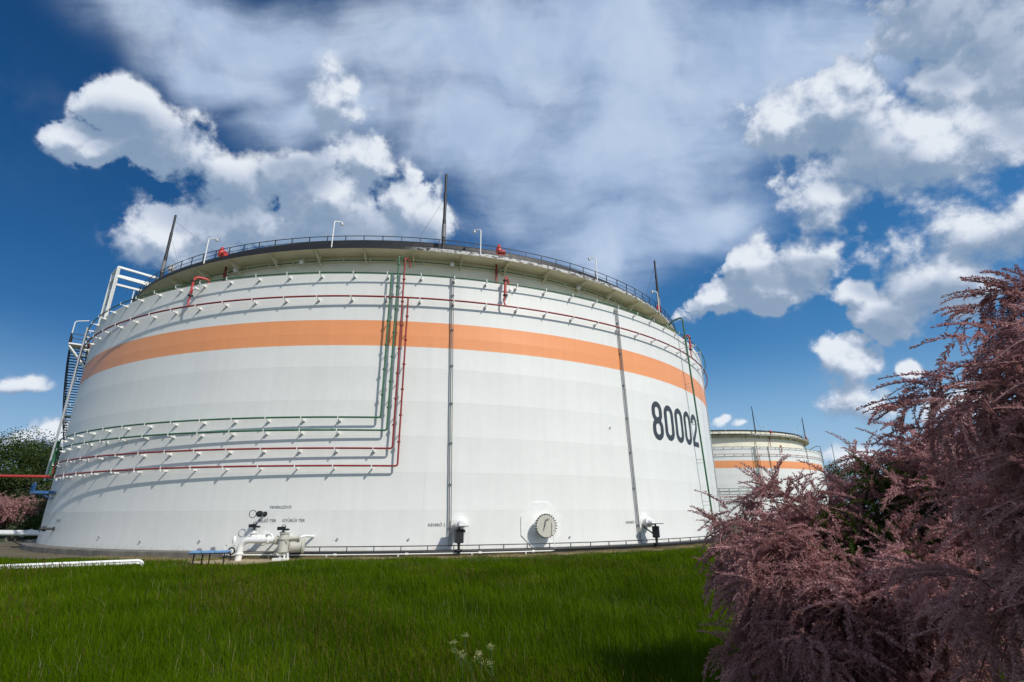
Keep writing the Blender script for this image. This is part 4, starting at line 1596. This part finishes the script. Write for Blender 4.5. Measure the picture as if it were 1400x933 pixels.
def place(templ, pos, fwd_, up0, scale, r):
    """copies of the templates at pos, x axis along fwd_"""
    vs_, qs_, off = [], [], 0
    pick = r.integers(0, len(templ), len(pos))
    x = unit(fwd_)
    y = unit(np.cross(up0, x))
    z = np.cross(x, y)
    for k, (tv, tq) in enumerate(templ):
        s_ = np.where(pick == k)[0]
        if not len(s_):
            continue
        Rm = np.stack([x[s_], y[s_], z[s_]], -1) * scale[s_][:, None, None]
        w_ = np.einsum('nij,vj->nvi', Rm, tv) + pos[s_][:, None, :]
        nv = len(tv)
        vs_.append(w_.reshape(-1, 3))
        qs_.append((tq[None] + (np.arange(len(s_)) * nv)[:, None, None]).reshape(-1, 4) + off)
        off += len(s_) * nv
    return np.concatenate(vs_), np.concatenate(qs_)


def tamarisk(name, label, base, height, spread, n_stem, seed, templ, per_twig=9, twigs=16, group=None, dirs=None, scale=1.0, leafy=0.25, cat='shrub', twig_len=0.55):
    """arching stems from one foot, side twigs along them, feathery plumes along the twigs"""
    r = np.random.default_rng(seed)
    root = empty(name, tuple(base))
    tag(root, label, cat, group)
    wood = MB()
    pp, pf, ps = [], [], []
    gp, gf, gs = [], [], []
    for i in range(n_stem):
        if dirs is not None:
            az, out, hgt = dirs[i % len(dirs)]
            az = az + r.normal() * 0.12
            out = out * (0.85 + 0.3 * r.random())
            hgt = hgt * (0.88 + 0.24 * r.random())
        else:
            az = 2 * math.pi * (i + 0.8 * r.random()) / n_stem
            out = spread * (0.45 + 0.65 * r.random())
            hgt = height * (0.62 + 0.42 * r.random())
        # the stem rises and then arches over: a quadratic path in its own vertical plane
        dx, dy = math.sin(az), math.cos(az)
        tt_ = np.linspace(0, 1, 13)
        rise = hgt * (2.2 * tt_ - 1.3 * tt_ ** 2) / 0.93
        away = out * (0.18 * tt_ + 0.82 * tt_ ** 1.7)
        wob = np.cumsum(r.normal(size=13)) * 0.03 * spread
        sx = 0.12 * r.normal() + dx * away - dy * wob
        sy = 0.12 * r.normal() + dy * away + dx * wob
        path = np.stack([sx, sy, rise], 1)
        wood.tube([tuple(p) for p in path], 0.027 * scale * height / 3.5, 6, r2=0.003 * scale)
        nt = twigs + int(r.integers(-2, 3))
        for k in range(nt):
            u = 0.20 + 0.82 * ((k + r.random()) / nt) ** 0.8
            u = min(u, 1.0)
            f = u * 12
            a_ = min(int(f), 11)
            p0 = path[a_] + (path[a_ + 1] - path[a_]) * (f - a_)
            tg = unit(path[a_ + 1] - path[a_])
            rnd = r.normal(size=3)
            rnd -= tg * rnd.dot(tg)
            rnd /= np.linalg.norm(rnd) + 1e-9
            dirn = unit(tg * (0.55 + 0.4 * r.random()) + rnd * 0.9 + np.array([0, 0, 0.10]))
            L = twig_len * scale * (0.65 + 0.8 * r.random()) * (1.15 - 0.5 * u) * height / 3.2
            m_ = per_twig + int(r.integers(-1, 2))
            q_ = np.linspace(0, 1, 7)
            tw = p0[None] + dirn[None] * (q_ * L)[:, None] + np.array([0, 0, -1])[None] * (0.28 * L * q_ ** 2)[:, None]
            wood.tube([tuple(p) for p in tw[::2]], 0.005 * scale, 4, r2=0.0015 * scale, cap=False)
            for j in range(m_):
                w_ = 0.12 + 0.88 * (j + r.random()) / m_
                g = w_ * 6
                b_ = min(int(g), 5)
                pos = tw[b_] + (tw[b_ + 1] - tw[b_]) * (g - b_)
                tdir = unit(tw[b_ + 1] - tw[b_])
                sd = r.normal(size=3)
                sd -= tdir * sd.dot(tdir)
                sd /= np.linalg.norm(sd) + 1e-9
                fdir = unit(tdir * 0.75 + sd * 0.75 + np.array([0, 0, 0.12]))
                inner = u < 0.5 and r.random() < leafy * 2
                (gp if inner else pp).append(pos)
                (gf if inner else pf).append(fdir)
                (gs if inner else ps).append(scale * (0.6 + 0.75 * r.random()))
    upv = lambda k: np.tile(np.array([[0, 0, 1.0]]), (k, 1)) + r.normal(size=(k, 3)) * 0.25
    wood.build('branches', M['bark'], root)
    v_, q_ = place(templ, np.array(pp), np.array(pf), upv(len(pp)), np.array(ps), r)
    np_mesh('blossom', v_, q_, M['tamarisk'], root)
    if gp:
        v_, q_ = place(templ, np.array(gp), np.array(gf), upv(len(gp)), np.array(gs), r)
        np_mesh('leaves', v_, q_, M['tamleaf'], root)
    return root


# the near, tall one on the right and the lower one beside it; a direction is (azimuth, reach, height)
DEG = math.pi / 180
tall_dirs = [(az * DEG, o, h) for az, o, h in
             ((-35, 0.7, 3.9), (10, 0.9, 4.3), (40, 1.2, 4.4), (80, 1.3, 4.5), (130, 1.2, 4.2), (180, 1.2, 3.7), (225, 1.3, 3.2),
              (-75, 1.2, 3.1), (-100, 1.6, 2.5), (-50, 1.2, 3.2), (250, 1.9, 2.3), (205, 1.6, 2.5), (-85, 1.1, 3.3), (-25, 1.1, 3.6),
              (-110, 1.8, 2.0), (-65, 1.5, 2.3), (240, 1.8, 1.8), (215, 1.4, 2.8), (-90, 1.7, 1.5), (228, 1.7, 1.3), (100, 1.0, 4.4), (-10, 1.0, 3.9), (-80, 1.2, 2.9), (-62, 1.2, 2.8), (-40, 1.2, 2.9), (-95, 1.2, 2.6))]
tamarisk('tamarisk', 'tall pink tamarisk filling the right edge of the picture', (4.75, 3.05, 0), 4.6, 1.6, 60, 11, TEMPL_NEAR, per_twig=9, twigs=17,
         group='pink tamarisks', dirs=tall_dirs, scale=0.95, leafy=0.22)
low_dirs = [(az * DEG, o, h) for az, o, h in
            ((-60, 1.7, 2.75), (-90, 1.6, 2.5), (-30, 1.4, 2.9), (10, 1.3, 2.9), (60, 1.5, 3.7), (110, 1.4, 3.7), (85, 1.7, 3.9), (-110, 1.5, 2.0), (-75, 1.5, 1.8),
             (-130, 1.5, 1.6), (200, 1.4, 2.2), (160, 1.2, 2.6), (-50, 1.5, 2.2), (-100, 1.4, 1.3), (240, 1.5, 1.4), (-20, 1.2, 2.5), (225, 1.4, 1.9), (-85, 1.5, 0.9), (215, 1.5, 1.0))]
tamarisk('tamarisk', 'low spreading pink tamarisk in front of the distant tank', (5.3, 7.75, 0), 3.3, 2.0, 56, 23, TEMPL, per_twig=8, twigs=18,
         group='pink tamarisks', dirs=[(a, o * 1.25, h * 0.93) for a, o, h in low_dirs], scale=1.22, leafy=0.30)
tamarisk('tamarisk', 'small pink tamarisk at the left under the red pipes', (-65.5, 69.0, 0), 4.4, 3.6, 22, 31, TEMPL_FAR, per_twig=7, twigs=12,
         group='pink tamarisks', scale=1.7, leafy=0.1, twig_len=0.7)


# ------------------------------------------------------------------ trees far behind
def leaf_green(name, a, b, c):
    return leaf_material(name, [(0.0, a), (0.5, b), (1.0, c)], 0.25, 0.55, noise_scale=0.35, noise_mix=0.55)


GREENS = [leaf_green('dark_leaves', (0.014, 0.028, 0.004), (0.034, 0.060, 0.008), (0.065, 0.098, 0.016)),
          leaf_green('mid_leaves', (0.018, 0.034, 0.007), (0.040, 0.066, 0.013), (0.075, 0.105, 0.026)),
          leaf_green('grey_leaves', (0.035, 0.050, 0.022), (0.075, 0.095, 0.050), (0.13, 0.15, 0.085))]


def tree(x, y, h, rad_, kind, label, seed, group='trees at the left horizon', n_leaf=11000, name='tree', leaf=0.27, low=0.18):
    r = np.random.default_rng(seed)
    root = empty(name, (x, y, 0))
    tag(root, label, 'tree' if name == 'tree' else 'shrub', group)
    wood = MB()
    wood.tube([(0, 0, -0.3), (0.1, 0.05, h * 0.3), (0.0, 0.2, h * 0.62), (0.1, 0.1, h * 0.9)], 0.05 * h * 0.55, 8, r2=0.04)
    cl = []
    for i in range(26):
        a = r.random() * 2 * math.pi
        zz_ = h * (low + (0.97 - low) * r.random())
        env = rad_ * math.sqrt(max(0.06, 1 - ((zz_ / h - 0.52) / 0.52) ** 2))
        rr__ = env * (0.35 + 0.6 * r.random())
        e = np.array([math.cos(a) * rr__, math.sin(a) * rr__, zz_])
        cl.append((e, rad_ * (0.22 + 0.26 * r.random())))
        s0 = np.array([0.05, 0.1, zz_ * 0.72])
        wood.tube([tuple(s0), tuple((s0 + e) / 2 + np.array([0, 0, 0.1])), tuple(e)], 0.016 * h * 0.5, 5, r2=0.02, cap=False)
    wood.build('trunk', M['bark'], root)
    per = n_leaf // len(cl)
    C_, D_, N_ = [], [], []
    for e, cr_ in cl:
        g = unit(r.normal(size=(per, 3)))
        rr2 = cr_ * (0.45 + 0.62 * r.random((per, 1)) ** 0.6)
        p = e + g * rr2 * np.array([1.15, 1.15, 0.8])
        C_.append(p)
        D_.append(unit(r.normal(size=(per, 3)) + g * 0.6 + np.array([0, 0, -0.2])))
        N_.append(unit(g + r.normal(size=(per, 3)) * 0.6 + np.array([0, 0, 0.5])))
    C_, D_, N_ = np.concatenate(C_), np.concatenate(D_), np.concatenate(N_)
    ok_ = C_[:, 2] > 0.15
    C_, D_, N_ = C_[ok_], D_[ok_], N_[ok_]
    v_, q_ = leaf_quads(C_, D_, N_, leaf * (0.7 + 0.6 * r.random(len(C_))), leaf * 0.7 * (0.7 + 0.6 * r.random(len(C_))))
    np_mesh('crown', v_, q_, GREENS[kind], root)
    return root


def at(px, d):
    """ground point under photo column px at distance d (only used to set out the far trees)"""
    a = math.atan2((px - 700) / 700, math.cos(PITCH) + 0.33 * math.sin(PITCH))
    return d * math.sin(a), d * math.cos(a)


LEFT = [(-28, 108, 14.0, 6.5, 0, 'dark broad tree at the left edge behind the pipes'),
        (12, 112, 14.6, 6.0, 0, 'tallest dark tree of the wood behind the red pipes'),
        (36, 104, 12.6, 4.6, 1, 'mid green tree in the wood above the pink tamarisk'),
        (62, 114, 13.4, 5.2, 0, 'dark tree of the wood nearest the tank wall'),
        (84, 124, 11.5, 5.5, 1, 'mid green tree half hidden by the tank wall'),
        (-4, 100, 9.0, 4.2, 1, 'lower mid green tree before the dark wood at left')]
for i, (px, d_, h_, r_, kd, lab) in enumerate(LEFT):
    X, Y = at(px, d_)
    tree(X, Y, h_, r_, kd, lab, 100 + i)
for i, (px, d_, h_, r_, kd, lab) in enumerate([(52, 94, 4.6, 2.6, 2, 'pale grey-green shrub beside the pink tamarisk'),
                                               (32, 99, 7.6, 2.8, 2, 'tall silvery shrub rising behind the pink tamarisk'),
                                               (66, 90, 2.6, 2.2, 1, 'low green shrub at the tank foot behind the pipeline')]):
    X, Y = at(px, d_)
    tree(X, Y, h_, r_, kd, lab, 140 + i, 'shrubs by the left pipeline', 2600, 'shrub', 0.26, 0.06)
RIGHT = [(1150, 250, 21.0, 9.5, 0, 'dark tree just right of the distant tank'), (1195, 262, 22.0, 9.5, 0, 'dark tree behind the tamarisk right of the distant tank'),
         (1240, 250, 20.0, 9.0, 1, 'mid green tree far behind the tall tamarisk'), (1300, 270, 22.0, 11.0, 0, 'dark far tree behind the right picture edge'),
         (1380, 255, 20.0, 10.0, 1, 'mid green far tree hidden by the tall tamarisk')]
for i, (px, d_, h_, r_, kd, lab) in enumerate(RIGHT[:3]):
    X, Y = at(px, d_)
    tree(X, Y, h_, r_, kd, lab, 170 + i, 'trees behind the distant tank', 6500, 'tree', 0.6)
